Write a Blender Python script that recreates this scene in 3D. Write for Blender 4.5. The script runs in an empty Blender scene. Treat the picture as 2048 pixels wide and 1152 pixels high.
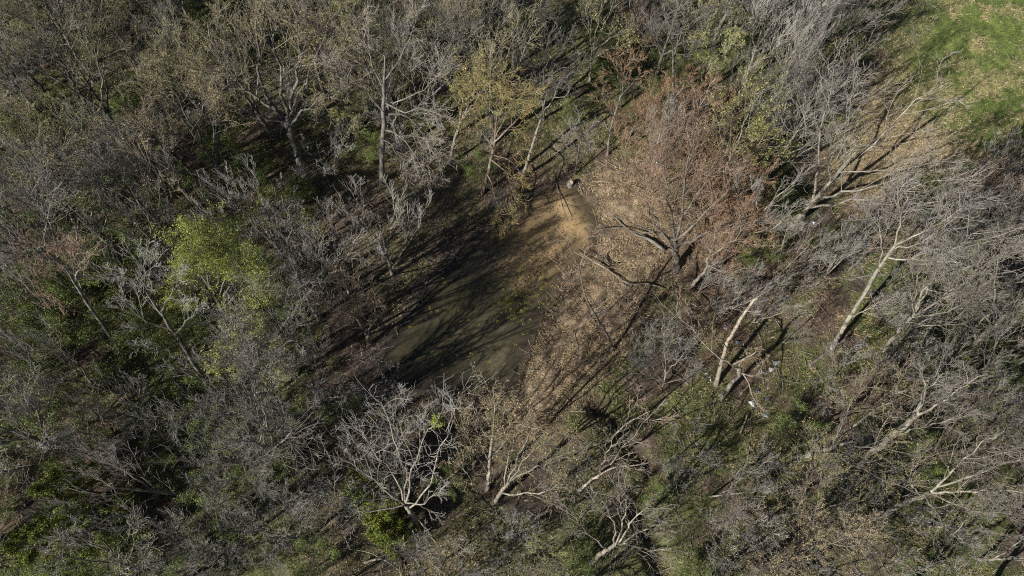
import bpy, math, random
import numpy as np
from mathutils import Vector

# ------------------------------------------------------------------ camera, sky, sun
SC = bpy.context.scene
COL = SC.collection
TH = math.radians(21.4)          # camera tilt away from straight down
HC = 36.0                        # flying height above the wood floor
FP = 1360.0                      # focal length in photo pixels (2048 wide)
cam = bpy.data.objects.new('camera', bpy.data.cameras.new('camera'))
COL.objects.link(cam)
cam.location = (0, 0, HC)
cam.rotation_euler = (TH, 0, 0)
cam.data.sensor_width = 36
cam.data.lens = 36 * FP / 2048
cam.data.clip_end = 6000
SC.camera = cam

SUN_AZ = math.radians(37)        # shadows run towards this angle from +X
SUN_EL = math.radians(32)
sun = bpy.data.objects.new('sun', bpy.data.lights.new('sun', 'SUN'))
COL.objects.link(sun)
sun.data.energy = 5.0
sun.data.angle = math.radians(0.5)
sun.data.color = (1, .955, .88)
sdir = Vector((math.cos(SUN_AZ) * math.cos(SUN_EL), math.sin(SUN_AZ) * math.cos(SUN_EL), -math.sin(SUN_EL)))
sun.rotation_euler = sdir.to_track_quat('-Z', 'Y').to_euler()
W = bpy.data.worlds.new('World'); SC.world = W; W.use_nodes = True
sky = W.node_tree.nodes.new('ShaderNodeTexSky')
sky.sky_type = 'NISHITA'; sky.sun_disc = False; sky.air_density = .5; sky.dust_density = .1
sky.sun_elevation = SUN_EL
sky.sun_rotation = math.radians(90) - (SUN_AZ + math.pi)
W.node_tree.links.new(sky.outputs[0], W.node_tree.nodes['Background'].inputs[0])
W.node_tree.nodes['Background'].inputs[1].default_value = 0.05
SC.view_settings.view_transform = 'Standard'
SC.view_settings.look = 'None'
SC.view_settings.exposure = 0.66
SC.cycles.use_denoising = False
SC.cycles.filter_width = 1.1
SC.cycles.diffuse_bounces = 2
SC.view_settings.gamma = 1
SC.view_settings.use_curve_mapping = False

RNG = np.random.default_rng(11)
random.seed(5)

def G(px, py, z=0.0):
    """point at height z seen at photo pixel (px, py)"""
    px = np.asarray(px, float); py = np.asarray(py, float)
    a = (px - 1024) / FP; b = -(py - 576) / FP
    dy = math.sin(TH) + b * math.cos(TH); dz = -math.cos(TH) + b * math.sin(TH)
    t = (HC - z) / -dz
    return a * t, dy * t

def PX(x, y, z=0.0):
    zz = z - HC
    d = y * math.sin(TH) - zz * math.cos(TH)
    u = y * math.cos(TH) + zz * math.sin(TH)
    return 1024 + FP * x / d, 576 - FP * u / d

# ------------------------------------------------------------------ small numeric helpers
def sstep(a, b, x):
    t = np.clip((x - a) / (b - a), 0, 1)
    return t * t * (3 - 2 * t)

def vnoise(x, y, scale, seed):
    r = np.random.default_rng(seed)
    T = r.random((256, 256))
    u = x / scale; v = y / scale
    iu = np.floor(u).astype(int); iv = np.floor(v).astype(int)
    fu = u - iu; fv = v - iv
    fu = fu * fu * (3 - 2 * fu); fv = fv * fv * (3 - 2 * fv)
    a = T[iu % 256, iv % 256]; b = T[(iu + 1) % 256, iv % 256]
    c = T[iu % 256, (iv + 1) % 256]; d = T[(iu + 1) % 256, (iv + 1) % 256]
    return (a * (1 - fu) + b * fu) * (1 - fv) + (c * (1 - fu) + d * fu) * fv

def fbm(x, y, scale, seed, o=3):
    s = 0; w = 0
    for k in range(o):
        s = s + vnoise(x, y, scale / 2 ** k, seed + k) * .5 ** k; w += .5 ** k
    return s / w

def poly_sd(x, y, P):
    """signed distance to polygon, negative inside"""
    x = np.asarray(x, float); y = np.asarray(y, float)
    d = np.full(x.shape, 1e9); ins = np.zeros(x.shape, bool)
    n = len(P)
    for i in range(n):
        ax, ay = P[i]; bx, by = P[(i + 1) % n]
        ex, ey = bx - ax, by - ay
        t = np.clip(((x - ax) * ex + (y - ay) * ey) / (ex * ex + ey * ey + 1e-9), 0, 1)
        d = np.minimum(d, np.hypot(x - ax - t * ex, y - ay - t * ey))
        c = ((ay > y) != (by > y)) & (x < (bx - ax) * (y - ay) / (by - ay + 1e-12) + ax)
        ins ^= c
    return np.where(ins, -d, d)

def line_d(x, y, P):
    d = np.full(np.shape(x), 1e9)
    for (ax, ay), (bx, by) in zip(P[:-1], P[1:]):
        ex, ey = bx - ax, by - ay
        t = np.clip(((x - ax) * ex + (y - ay) * ey) / (ex * ex + ey * ey), 0, 1)
        d = np.minimum(d, np.hypot(x - ax - t * ex, y - ay - t * ey))
    return d

def gpoly(pts, z=0.0):
    return [tuple(float(v) for v in G(px, py, z)) for px, py in pts]

POND = gpoly([(1072, 385), (1110, 362), (1150, 380), (1172, 410), (1190, 445), (1188, 495), (1150, 522), (1118, 548),
              (1095, 590), (1080, 630), (1068, 668), (1052, 705), (1036, 745), (1026, 782), (985, 796), (930, 790),
              (880, 786), (830, 782), (785, 765), (755, 735), (765, 700), (800, 655), (838, 600), (868, 560),
              (905, 520), (930, 480), (965, 462), (1010, 455), (1040, 420)], -.35)
DITCH = gpoly([(1205, 810), (1242, 850), (1262, 895), (1290, 925), (1312, 950), (1270, 1000), (1285, 1060), (1330, 1130), (1350, 1200)])
MEADOW = gpoly([(1830, -60), (1850, 40), (1810, 130), (1830, 210), (1880, 280), (1960, 300), (2080, 300), (2400, 250), (2600, -300), (1900, -400)])
STRAW = gpoly([(1790, 130), (1730, 230), (1680, 330), (1700, 400), (1790, 350), (1850, 320), (1960, 310), (1900, 220), (1850, 140)])
BANK = gpoly([(1170, 370), (1240, 345), (1330, 400), (1320, 520), (1260, 600), (1260, 690), (1180, 740), (1120, 800), (1060, 880),
              (1020, 850), (1030, 780), (1075, 660), (1110, 560), (1190, 500)])
WZ = -.35

def ground_z(x, y):
    x = np.asarray(x, float); y = np.asarray(y, float)
    far = sstep(60, 220, np.hypot(x, y - 15))
    z = (fbm(x, y, 9, 3) - .5) * .7 + (fbm(x, y, 1.3, 7) - .5) * .16
    dp = poly_sd(x, y, POND) if np.size(x) < 4e5 else 0
    flat = sstep(0, 4, dp)
    z = z * (.25 + .75 * flat)
    z = z + np.where(dp > 0, -.35 + .45 * sstep(0, 3.2, dp), -.35 - .55 * sstep(0, 2.2, -dp))
    z = z - .55 * sstep(.25, .5, fbm(x, y, 2.2, 15)) * (1 - sstep(.1, 1.1, line_d(x, y, DITCH) + (fbm(x, y, 1.0, 12) - .5) * 1.0)) * sstep(-.2, 1.5, dp)
    return z + far * (fbm(x, y, 160, 21) - .5) * 6

def gz(x, y):
    return float(ground_z(np.array([x]), np.array([y]))[0])

# ------------------------------------------------------------------ objects helpers
def tagset(o, label=None, cat=None, group=None, kind=None):
    if label: o['label'] = label
    if cat: o['category'] = cat
    if group: o['group'] = group
    if kind: o['kind'] = kind
    return o

def empty(name, loc, rz=0):
    o = bpy.data.objects.new(name, None); COL.objects.link(o)
    o.location = loc; o.rotation_euler = (0, 0, rz); o.empty_display_size = .3
    return o

def mesh_np(name, V, F, mat, parent=None, smooth=False, cols=None):
    """V (n,3), F (m,k) array of equal-size faces"""
    me = bpy.data.meshes.new(name)
    V = np.ascontiguousarray(V, np.float32); F = np.ascontiguousarray(F, np.int32)
    m, k = F.shape
    me.vertices.add(len(V)); me.vertices.foreach_set('co', V.ravel())
    me.loops.add(m * k); me.loops.foreach_set('vertex_index', F.ravel())
    me.polygons.add(m)
    me.polygons.foreach_set('loop_start', np.arange(0, m * k, k, dtype=np.int32))
    me.polygons.foreach_set('use_smooth', np.full(m, smooth, bool))
    if cols is not None:
        a = me.attributes.new('tint', 'FLOAT_COLOR', 'POINT')
        a.data.foreach_set('color', np.ascontiguousarray(cols if cols.shape[1] == 4 else np.c_[cols, np.ones(len(cols))], np.float32).ravel())
    me.update(calc_edges=True)
    me.materials.append(mat)
    o = bpy.data.objects.new(name, me); COL.objects.link(o)
    o.parent = parent
    return o

def tubes(P, R, s):
    """P (n,m,3), R (n,m) -> verts, quads"""
    n, m, _ = P.shape
    T = np.empty_like(P)
    T[:, 1:-1] = P[:, 2:] - P[:, :-2]; T[:, 0] = P[:, 1] - P[:, 0]; T[:, -1] = P[:, -1] - P[:, -2]
    T /= np.linalg.norm(T, axis=2, keepdims=True) + 1e-9
    ref = np.array([.31, .17, .05]) + np.where(np.abs(T[:, :1, 2:3]) > .8, np.array([1., 0, 0]), np.array([0, 0, 1.]))
    ref = np.broadcast_to(ref, P.shape)
    U = np.cross(T, ref); U /= np.linalg.norm(U, axis=2, keepdims=True) + 1e-9
    B = np.cross(T, U)
    a = np.arange(s) * 2 * math.pi / s
    V = P[:, :, None, :] + R[:, :, None, None] * (U[:, :, None, :] * np.cos(a)[:, None] + B[:, :, None, :] * np.sin(a)[:, None])
    V = V.reshape(-1, 3)
    i = (np.arange(n)[:, None, None] * m + np.arange(m - 1)[None, :, None]) * s
    j = np.arange(s)[None, None, :]; j2 = (j + 1) % s
    F = np.stack([i + j, i + j2, i + s + j2, i + s + j], -1).reshape(-1, 4)
    return V, F

def join(parts):
    Vs, Fs, o = [], [], 0
    for V, F in parts:
        Vs.append(V); Fs.append(F + o); o += len(V)
    return np.concatenate(Vs), np.concatenate(Fs)

def resample(P, R, m):
    """smooth one polyline through its points"""
    P = np.asarray(P, float); R = np.asarray(R, float)
    n = len(P)
    if n < 3:
        t = np.linspace(0, 1, m)[:, None]
        return P[0] * (1 - t) + P[-1] * t, R[0] + (R[-1] - R[0]) * t[:, 0]
    Q = np.vstack([2 * P[0] - P[1], P, 2 * P[-1] - P[-2]])
    u = np.linspace(0, n - 1 - 1e-6, m)
    i = u.astype(int); f = (u - i)[:, None]
    p0, p1, p2, p3 = Q[i], Q[i + 1], Q[i + 2], Q[i + 3]
    C = .5 * (2 * p1 + (p2 - p0) * f + (2 * p0 - 5 * p1 + 4 * p2 - p3) * f ** 2 + (3 * p1 - p0 - 3 * p2 + p3) * f ** 3)
    return C, np.interp(u, np.arange(n), R)

def unit(v):
    return v / (np.linalg.norm(v, axis=-1, keepdims=True) + 1e-9)

def grow(P, R, k, m, rng, t0=.25, t1=1., ang=(35, 60), lr=(.35, .6), up=.15, wig=.14, rr=.42, rend=.35, taper=.5, rmin=.006, bias=None):
    """children polylines sprouting from parent polylines"""
    n, mp, _ = P.shape
    L = np.linalg.norm(np.diff(P, axis=1), axis=2).sum(1)
    q = (np.arange(k)[None, :] + rng.random((n, k))) / k
    t = t0 + (t1 - t0) * q
    f = t * (mp - 1); i = np.minimum(f.astype(int), mp - 2); f = f - i
    ar = np.arange(n)[:, None]
    p = P[ar, i] * (1 - f[..., None]) + P[ar, i + 1] * f[..., None]
    tan = unit(P[ar, i + 1] - P[ar, i])
    r = (R[ar, i] * (1 - f) + R[ar, i + 1] * f)
    rv = unit(rng.normal(size=(n, k, 3)))
    side = unit(rv - (rv * tan).sum(-1, keepdims=True) * tan)
    a = np.radians(rng.uniform(*ang, size=(n, k)))[..., None]
    d = unit(tan * np.cos(a) + side * np.sin(a) + np.array([0, 0, up]))
    if bias is not None: d = unit(d + np.array(bias))
    ln = L[:, None] * rng.uniform(*lr, size=(n, k)) * (1 - taper * (t - t0) / (t1 - t0 + 1e-6))
    N = n * k
    p = p.reshape(N, 3); d = d.reshape(N, 3); ln = ln.reshape(N); r = (r * rr).reshape(N)
    out = np.empty((N, m, 3)); out[:, 0] = p
    step = ln[:, None] / (m - 1)
    for j in range(1, m):
        d = unit(d + rng.normal(size=(N, 3)) * wig + np.array([0, 0, up * .5]))
        out[:, j] = out[:, j - 1] + d * step
    r = np.maximum(r, rmin)
    RR = r[:, None] * np.linspace(1, rend, m)[None]
    return out, np.maximum(RR, rmin * .7)

def leaf_quads(P, n, size, rng, spread=.05, droop=0.):
    """n small leaf faces scattered along polylines"""
    N, m, _ = P.shape
    i = rng.integers(0, N, n); f = rng.random(n) ** .7 * (m - 1); j = np.minimum(f.astype(int), m - 2); f = (f - j)[:, None]
    c = P[i, j] * (1 - f) + P[i, j + 1] * f + rng.normal(size=(n, 3)) * spread
    a = unit(rng.normal(size=(n, 3)) + np.array([0, 0, -droop])); b = unit(np.cross(a, unit(rng.normal(size=(n, 3)))))
    s = (size * rng.uniform(.6, 1.4, n))[:, None]
    V = np.stack([c - a * s, c + b * s * .5, c + a * s, c - b * s * .5], 1).reshape(-1, 3)
    return V, np.arange(n * 4).reshape(n, 4)

# ------------------------------------------------------------------ materials
def mat_new(name):
    m = bpy.data.materials.new(name); m.use_nodes = True
    return m, m.node_tree.nodes, m.node_tree.links, m.node_tree.nodes['Principled BSDF']

def ramp(N, pts):
    r = N.new('ShaderNodeValToRGB'); e = r.color_ramp.elements
    e[0].position, e[0].color = pts[0][0], (*pts[0][1], 1)
    e[1].position, e[1].color = pts[-1][0], (*pts[-1][1], 1)
    for p, c in pts[1:-1]:
        x = e.new(p); x.color = (*c, 1)
    return r

def bark_mat(name, a, b, c=None, scale=3., rough=.85):
    """a main tone, b darker fissures, c patch colour (lichen, peeling)"""
    m, N, L, B = mat_new(name)
    tc = N.new('ShaderNodeTexCoord')
    n1 = N.new('ShaderNodeTexNoise'); n1.inputs['Scale'].default_value = scale; n1.inputs['Detail'].default_value = 6
    n1.inputs['Roughness'].default_value = .7
    L.new(tc.outputs['Object'], n1.inputs['Vector'])
    pts = [(.36, b), (.50, a)]
    pts.append((.66, c or tuple(min(1, v * 1.25) for v in a)))
    r = ramp(N, pts); L.new(n1.outputs[0], r.inputs[0])
    oi = N.new('ShaderNodeObjectInfo')
    hs = N.new('ShaderNodeHueSaturation'); L.new(r.outputs[0], hs.inputs['Color'])
    mr = N.new('ShaderNodeMapRange'); mr.inputs[3].default_value = .5; mr.inputs[4].default_value = .95
    L.new(oi.outputs['Random'], mr.inputs[0]); L.new(mr.outputs[0], hs.inputs['Value'])
    L.new(hs.outputs[0], B.inputs['Base Color'])
    B.inputs['Roughness'].default_value = rough
    bp = N.new('ShaderNodeBump'); bp.inputs['Strength'].default_value = .5; bp.inputs['Distance'].default_value = .03
    n2 = N.new('ShaderNodeTexNoise'); n2.inputs['Scale'].default_value = 14; L.new(tc.outputs['Object'], n2.inputs['Vector'])
    L.new(n2.outputs[0], bp.inputs['Height']); L.new(bp.outputs[0], B.inputs['Normal'])
    return m

def bit_mat(name, cols, trans=.0, rough=.6):
    """small loose pieces: each island picks its own tone"""
    m, N, L, B = mat_new(name)
    g = N.new('ShaderNodeNewGeometry')
    pts = [(i / (len(cols) - 1), c) for i, c in enumerate(cols)]
    r = ramp(N, pts); L.new(g.outputs['Random Per Island'], r.inputs[0])
    L.new(r.outputs[0], B.inputs['Base Color']); B.inputs['Roughness'].default_value = rough
    if trans:
        t = N.new('ShaderNodeBsdfTranslucent'); L.new(r.outputs[0], t.inputs[0])
        mx = N.new('ShaderNodeMixShader'); mx.inputs[0].default_value = trans
        L.new(B.outputs[0], mx.inputs[1]); L.new(t.outputs[0], mx.inputs[2])
        L.new(mx.outputs[0], N['Material Output'].inputs[0])
    return m

def plain(name, c, rough=.7, noise=.25, scale=8.):
    return bark_mat(name, c, tuple(v * (1 - noise) for v in c), None, scale, rough)

BK = {
    'grey': bark_mat('grey_bark', (.19, .175, .15), (.07, .062, .052), (.29, .275, .235)),
    'pale': bark_mat('pale_bark', (.29, .26, .205), (.10, .08, .06), (.44, .41, .34), 2.4),
    'dark': bark_mat('dark_bark', (.15, .13, .11), (.05, .042, .035), (.26, .25, .19)),
    'brown': bark_mat('brown_bark', (.24, .18, .13), (.10, .07, .05), (.34, .29, .22)),
    'white': bark_mat('bleached_wood', (.31, .265, .205), (.085, .068, .05), (.50, .45, .37), 3.2),
}
TW = {
    'grey': plain('grey_twigs', (.31, .285, .245)),
    'pale': plain('pale_twigs', (.36, .32, .265)),
    'silver': plain('silver_twigs', (.38, .36, .325)),
    'brown': plain('brown_twigs', (.28, .21, .15)),
    'tan': plain('tan_twigs', (.34, .28, .185)),
    'olive': plain('olive_twigs', (.33, .29, .17)),
    'yellow': plain('yellow_willow_twigs', (.38, .29, .10)),
    'red': plain('russet_twigs', (.44, .27, .16)),
    'pink': plain('reddish_grey_twigs', (.40, .27, .19)),
    'dark': plain('dark_twigs', (.15, .13, .11)),
}
LF = {
    'tanbud': bit_mat('tan_buds', [(.22, .17, .08), (.34, .27, .13), (.44, .34, .17)], .15),
    'olivebud': bit_mat('olive_buds', [(.18, .17, .06), (.28, .25, .10), (.36, .31, .14)], .15),
    'yellow': bit_mat('pale_yellow_leaves', [(.26, .27, .07), (.40, .40, .12), (.52, .50, .20)], .3),
    'green': bit_mat('fresh_green_leaves', [(.10, .14, .03), (.26, .31, .05), (.40, .44, .08), (.52, .53, .18)], .4),
    'mid': bit_mat('mid_green_leaves', [(.09, .13, .025), (.16, .22, .04), (.25, .31, .07)], .25),
    'cedar': bit_mat('cedar_green', [(.07, .10, .014), (.14, .175, .022), (.24, .26, .035)], .1),
    'rust': bit_mat('rusty_buds', [(.26, .16, .10), (.36, .24, .15), (.42, .30, .19)], .15),
    'redbud': bit_mat('red_buds', [(.30, .06, .06), (.40, .10, .09), (.35, .12, .10)], .15),
}

# ------------------------------------------------------------------ ground
def axis(lo, hi, st, far):
    core = np.arange(lo, hi + st, st)
    ext = []; d = st
    v = 0
    while v < far:
        d = min(d * 1.35, 150); v += d; ext.append(v)
    ext = np.array(ext)
    return np.concatenate([lo - ext[::-1], core, core[-1] + ext])

XS = axis(-42, 42, .145, 3500); YS = axis(-7, 43, .145, 3500)
gx, gy = np.meshgrid(XS, YS, indexing='ij')
fx, fy = gx.ravel(), gy.ravel()
DP = poly_sd(fx, fy, POND); DM = poly_sd(fx, fy, MEADOW); DS = poly_sd(fx, fy, STRAW); DB = poly_sd(fx, fy, BANK); DD = line_d(fx, fy, DITCH)

def zone_masks(x, y, DP, DM, DS, DB, DD):
    nz = fbm(x, y, 3.2, 31); n2 = fbm(x, y, 1.1, 41); n3 = fbm(x, y, 7, 51)
    meadow = 1 - sstep(-1.5, 1.5, DM + (nz - .5) * 5)
    straw = (1 - sstep(-1.0, 1.5, DS + (n2 - .5) * 3)) * (1 - .5 * meadow)
    bank = 1 - sstep(-.3, 1.2, DB + (n2 - .5) * 2)
    px, py = PX(x, y)
    # greener floor: lower right of the pond, lower left, right side
    gr = .30 + .5 * (1 - sstep(0, 9, np.hypot(x - 6, (y - 4.5) * .9) - 3)) * (1 - bank)
    gr = gr + .75 * sstep(12, 20, x) + .85 * sstep(-9, -14, x) * sstep(18, 12, y) + .35 * sstep(20, 27, y)
    green = np.clip(gr * sstep(.36, .58, .55 * nz + .45 * n2 + .0) * 1.4, 0, 1)
    green = green * (1 - bank * .75) * sstep(.0, 1.2, DP) * (1 - straw * .6)
    return meadow, straw, bank, green, nz, n2, n3

meadow, straw, bank, green, nz, n2, n3 = zone_masks(fx, fy, DP, DM, DS, DB, DD)
def mixc(a, b, t):
    return a * (1 - t[:, None]) + np.asarray(b) * t[:, None]
Cg = np.tile(np.array([.135, .095, .066]), (len(fx), 1))
Cg = mixc(Cg, (.06, .047, .034), sstep(.4, .7, n3))
Cg = mixc(Cg, (.23, .165, .115), sstep(.5, .75, nz) * .7)
Cg = mixc(Cg, (.095, .125, .03), green * .8)
Cg = mixc(Cg, (.31, .24, .155), bank * sstep(.3, .6, n2) * .85)
Cg = mixc(Cg, (.36, .29, .16), straw * .85)
stripe = fbm(fx * .9 - fy * .45, fx * .25 + fy * .9, 2.4, 77)
Mc = mixc(np.tile(np.array([.125, .17, .035]), (len(fx), 1)), (.27, .27, .10), sstep(.46, .74, .5 * stripe + .5 * n2))
Cg = Cg * (1 - meadow[:, None]) + Mc * meadow[:, None]
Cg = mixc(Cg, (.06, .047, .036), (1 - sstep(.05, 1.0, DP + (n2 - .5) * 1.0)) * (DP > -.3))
Cg = mixc(Cg, (.07, .05, .035), (1 - sstep(.2, .9, DD + (n2 - .5))) * .6)
# pond bed: sandy silt at the upper end, darker mud lower down
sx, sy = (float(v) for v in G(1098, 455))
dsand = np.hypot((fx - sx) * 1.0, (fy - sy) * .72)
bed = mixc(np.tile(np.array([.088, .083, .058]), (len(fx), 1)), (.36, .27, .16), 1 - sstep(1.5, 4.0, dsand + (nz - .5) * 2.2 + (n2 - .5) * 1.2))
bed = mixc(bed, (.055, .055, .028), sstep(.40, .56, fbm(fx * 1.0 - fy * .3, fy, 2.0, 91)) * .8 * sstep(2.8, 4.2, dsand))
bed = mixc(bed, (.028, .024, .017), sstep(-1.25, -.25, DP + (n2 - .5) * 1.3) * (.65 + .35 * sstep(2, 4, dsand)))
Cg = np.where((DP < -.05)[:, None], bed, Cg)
fz = ground_z(fx, fy)
near = (np.abs(fx) < 60) & (fy < 60)
rough = (fbm(fx, fy, .42, 61, 2) - .5) * .16 * near * sstep(-.1, .5, DP)
fz = fz + rough * (1 - meadow * .6) * (.6 + 1.9 * bank)
nx, ny = gx.shape
I = (np.arange(nx - 1)[:, None] * ny + np.arange(ny - 1)[None]).ravel()
GF = np.stack([I, I + ny, I + ny + 1, I + 1], 1)

m, N, L, B = mat_new('woodland_floor')
at = N.new('ShaderNodeAttribute'); at.attribute_name = 'tint'
tc = N.new('ShaderNodeTexCoord')
def noise(scale, detail=5, rough=.65):
    n = N.new('ShaderNodeTexNoise'); n.inputs['Scale'].default_value = scale; n.inputs['Detail'].default_value = detail
    n.inputs['Roughness'].default_value = rough; L.new(tc.outputs['Object'], n.inputs['Vector']); return n
na, nb = noise(2.2), noise(9.0, 4, .8)
ra = ramp(N, [(.32, (.45, .45, .45)), (.52, (.95, .95, .95)), (.7, (1.5, 1.45, 1.4))]); L.new(na.outputs[0], ra.inputs[0])
rb = ramp(N, [(.35, (.5, .5, .52)), (.5, (.95, .95, .95)), (.66, (1.6, 1.5, 1.4))]); L.new(nb.outputs[0], rb.inputs[0])
def mul(a, b):
    x = N.new('ShaderNodeMix'); x.data_type = 'RGBA'; x.blend_type = 'MULTIPLY'; x.inputs[0].default_value = 1
    L.new(a, x.inputs[6]); L.new(b, x.inputs[7]); return x.outputs[2]
mxd = N.new('ShaderNodeMix'); mxd.data_type = 'RGBA'
L.new(at.outputs['Alpha'], mxd.inputs[0]); L.new(at.outputs['Color'], mxd.inputs[6])
L.new(mul(mul(at.outputs['Color'], ra.outputs[0]), rb.outputs[0]), mxd.inputs[7]); L.new(mxd.outputs[2], B.inputs['Base Color'])
B.inputs['Roughness'].default_value = .95
bp = N.new('ShaderNodeBump'); bp.inputs['Strength'].default_value = .8; bp.inputs['Distance'].default_value = .08
L.new(nb.outputs[0], bp.inputs['Height']); L.new(bp.outputs[0], B.inputs['Normal']); L.new(at.outputs['Alpha'], bp.inputs['Strength'])
GROUND_MAT = m
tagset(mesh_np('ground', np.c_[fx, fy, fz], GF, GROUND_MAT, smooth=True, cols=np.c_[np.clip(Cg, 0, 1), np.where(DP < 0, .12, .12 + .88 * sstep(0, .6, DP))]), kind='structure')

# water: thin clear surface over the silt
m, N, L, B = mat_new('pond_water')
N.remove(B)
tr = N.new('ShaderNodeBsdfTransparent'); tr.inputs[0].default_value = (.92, .89, .82, 1)
gl = N.new('ShaderNodeBsdfGlossy'); gl.inputs['Roughness'].default_value = .04
fr = N.new('ShaderNodeFresnel'); fr.inputs[0].default_value = 1.33
df = N.new('ShaderNodeBsdfDiffuse'); df.inputs[0].default_value = (.26, .22, .15, 1)
mx0 = N.new('ShaderNodeMixShader'); mx0.inputs[0].default_value = .08
L.new(tr.outputs[0], mx0.inputs[1]); L.new(df.outputs[0], mx0.inputs[2])
mx = N.new('ShaderNodeMixShader')
L.new(fr.outputs[0], mx.inputs[0]); L.new(mx0.outputs[0], mx.inputs[1]); L.new(gl.outputs[0], mx.inputs[2])
L.new(mx.outputs[0], N['Material Output'].inputs[0])
tcw = N.new('ShaderNodeTexCoord'); nw = N.new('ShaderNodeTexNoise'); nw.inputs['Scale'].default_value = 1.5
L.new(tcw.outputs['Object'], nw.inputs['Vector'])
bw = N.new('ShaderNodeBump'); bw.inputs['Strength'].default_value = .05; L.new(nw.outputs[0], bw.inputs['Height'])
L.new(bw.outputs[0], gl.inputs['Normal'])
WATER = m

def water_sheet(name, poly, z):
    cx = sum(p[0] for p in poly) / len(poly); cy = sum(p[1] for p in poly) / len(poly)
    pts = []
    n = len(poly)
    for i, (x, y) in enumerate(poly):
        ax, ay = poly[i - 1]; bx, by = poly[(i + 1) % n]
        tx, ty = bx - ax, by - ay; l = math.hypot(tx, ty)
        nxv, nyv = ty / l, -tx / l
        if float(poly_sd(np.array([x + nxv * .05]), np.array([y + nyv * .05]), poly)[0]) < 0: nxv, nyv = -nxv, -nyv
        pts.append((x + nxv * .35, y + nyv * .35, z))
    me = bpy.data.meshes.new(name); me.from_pydata(pts, [], [list(range(n))]); me.materials.append(WATER)
    o = bpy.data.objects.new(name, me); COL.objects.link(o)
    return tagset(o, kind='structure')
water_sheet('pond_water', POND, WZ)
pud = gpoly([(1297, 958), (1308, 940), (1330, 935), (1332, 947), (1316, 965)], -.4)
water_sheet('puddle_water', pud, float(np.mean([gz(px_, py_) for px_, py_ in pud])) + .05)

# ------------------------------------------------------------------ ground cover
def scatter(n, fn, seed, box=(-38, -5, 40, 40)):
    r = np.random.default_rng(seed)
    X = r.uniform(box[0], box[2], n * 6); Y = r.uniform(box[1], box[3], n * 6)
    px, py = PX(X, Y)
    v = (px > -120) & (px < 2170) & (py > -120) & (py < 1270)
    X, Y = X[v], Y[v]
    a = (poly_sd(X, Y, POND), poly_sd(X, Y, MEADOW), poly_sd(X, Y, STRAW), poly_sd(X, Y, BANK), line_d(X, Y, DITCH))
    k = fn(X, Y, a, zone_masks(X, Y, *a)) > r.random(len(X))
    X, Y = X[k][:n], Y[k][:n]
    return X, Y, ground_z(X, Y), r

def flakes(name, n, fn, seed, size, mat, tilt=.5, lift=.03):
    X, Y, Z, r = scatter(n, fn, seed)
    n = len(X)
    c = np.c_[X, Y, Z + lift + r.random(n) * .05]
    nrm = unit(np.c_[r.normal(size=(n, 2)) * tilt, np.ones(n)])
    a = unit(np.cross(nrm, unit(r.normal(size=(n, 3))))); b = np.cross(nrm, a)
    s = (size * r.uniform(.6, 1.5, n))[:, None]
    V = np.stack([c - a * s, c + b * s * .6, c + a * s, c - b * s * .55], 1).reshape(-1, 3)
    return tagset(mesh_np(name, V, np.arange(n * 4).reshape(n, 4), mat), kind='stuff')

def blades(name, n, per, fn, seed, h, w, mat, spread=.12, lean=.7, flow=(0, 0)):
    X, Y, Z, r = scatter(n, fn, seed)
    n = len(X)
    X = np.repeat(X, per); Y = np.repeat(Y, per); Z = np.repeat(Z, per)
    N_ = n * per
    # every tuft lies over in its own direction
    fl = np.repeat(r.normal(size=(n, 2)) * .6 + np.array(flow), per, axis=0)
    b = np.c_[X + r.normal(size=N_) * spread, Y + r.normal(size=N_) * spread, Z - .02]
    d = unit(np.c_[(r.normal(size=(N_, 2)) * .8 + fl) * lean, np.full(N_, .8)])
    hh = (h * r.uniform(.5, 1.4, N_))[:, None]
    sd = unit(np.cross(d, unit(r.normal(size=(N_, 3))))) * w
    V = np.stack([b - sd, b + sd, b + d * hh], 1).reshape(-1, 3)
    return tagset(mesh_np(name, V, np.arange(N_ * 3).reshape(N_, 3), mat), kind='stuff')

DEAD = bit_mat('dead_leaves', [(.06, .04, .028), (.13, .092, .064), (.20, .145, .10), (.29, .22, .155)], .0, .7)
STRAWM = bit_mat('straw', [(.24, .18, .10), (.40, .31, .18), (.55, .45, .29)], .1, .7)
GRASS = bit_mat('green_grass', [(.06, .09, .015), (.12, .17, .03), (.20, .25, .06)], .25)
MEADG = bit_mat('meadow_grass', [(.09, .13, .025), (.15, .19, .05), (.24, .26, .09)], .25)
flakes('leaf_litter', 150000, lambda x, y, a, z: (a[0] > .1) * (1 - z[0]) * (1 - .5 * z[3]) * (1 - .75 * z[2]) * sstep(.3, .6, z[4]), 1, .028, DEAD)
blades('dry_grass', 48000, 5, lambda x, y, a, z: (a[0] > .15) * np.clip(z[2] * 1.0 + z[1] * .9 + .34 * sstep(.38, .58, z[5]) + .18 * z[0] * sstep(.5, .65, z[5]), 0, 1), 2, .24, .013, STRAWM, .09, .9, (.15, -.5))
blades('green_grass', 30000, 5, lambda x, y, a, z: (a[0] > .2) * z[3] * (1 - z[0]) * .9, 3, .2, .015, GRASS, .1, .7)
blades('meadow_grass', 9000, 5, lambda x, y, a, z: z[0], 4, .14, .014, MEADG, .12, .8, (-.3, .3))

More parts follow.
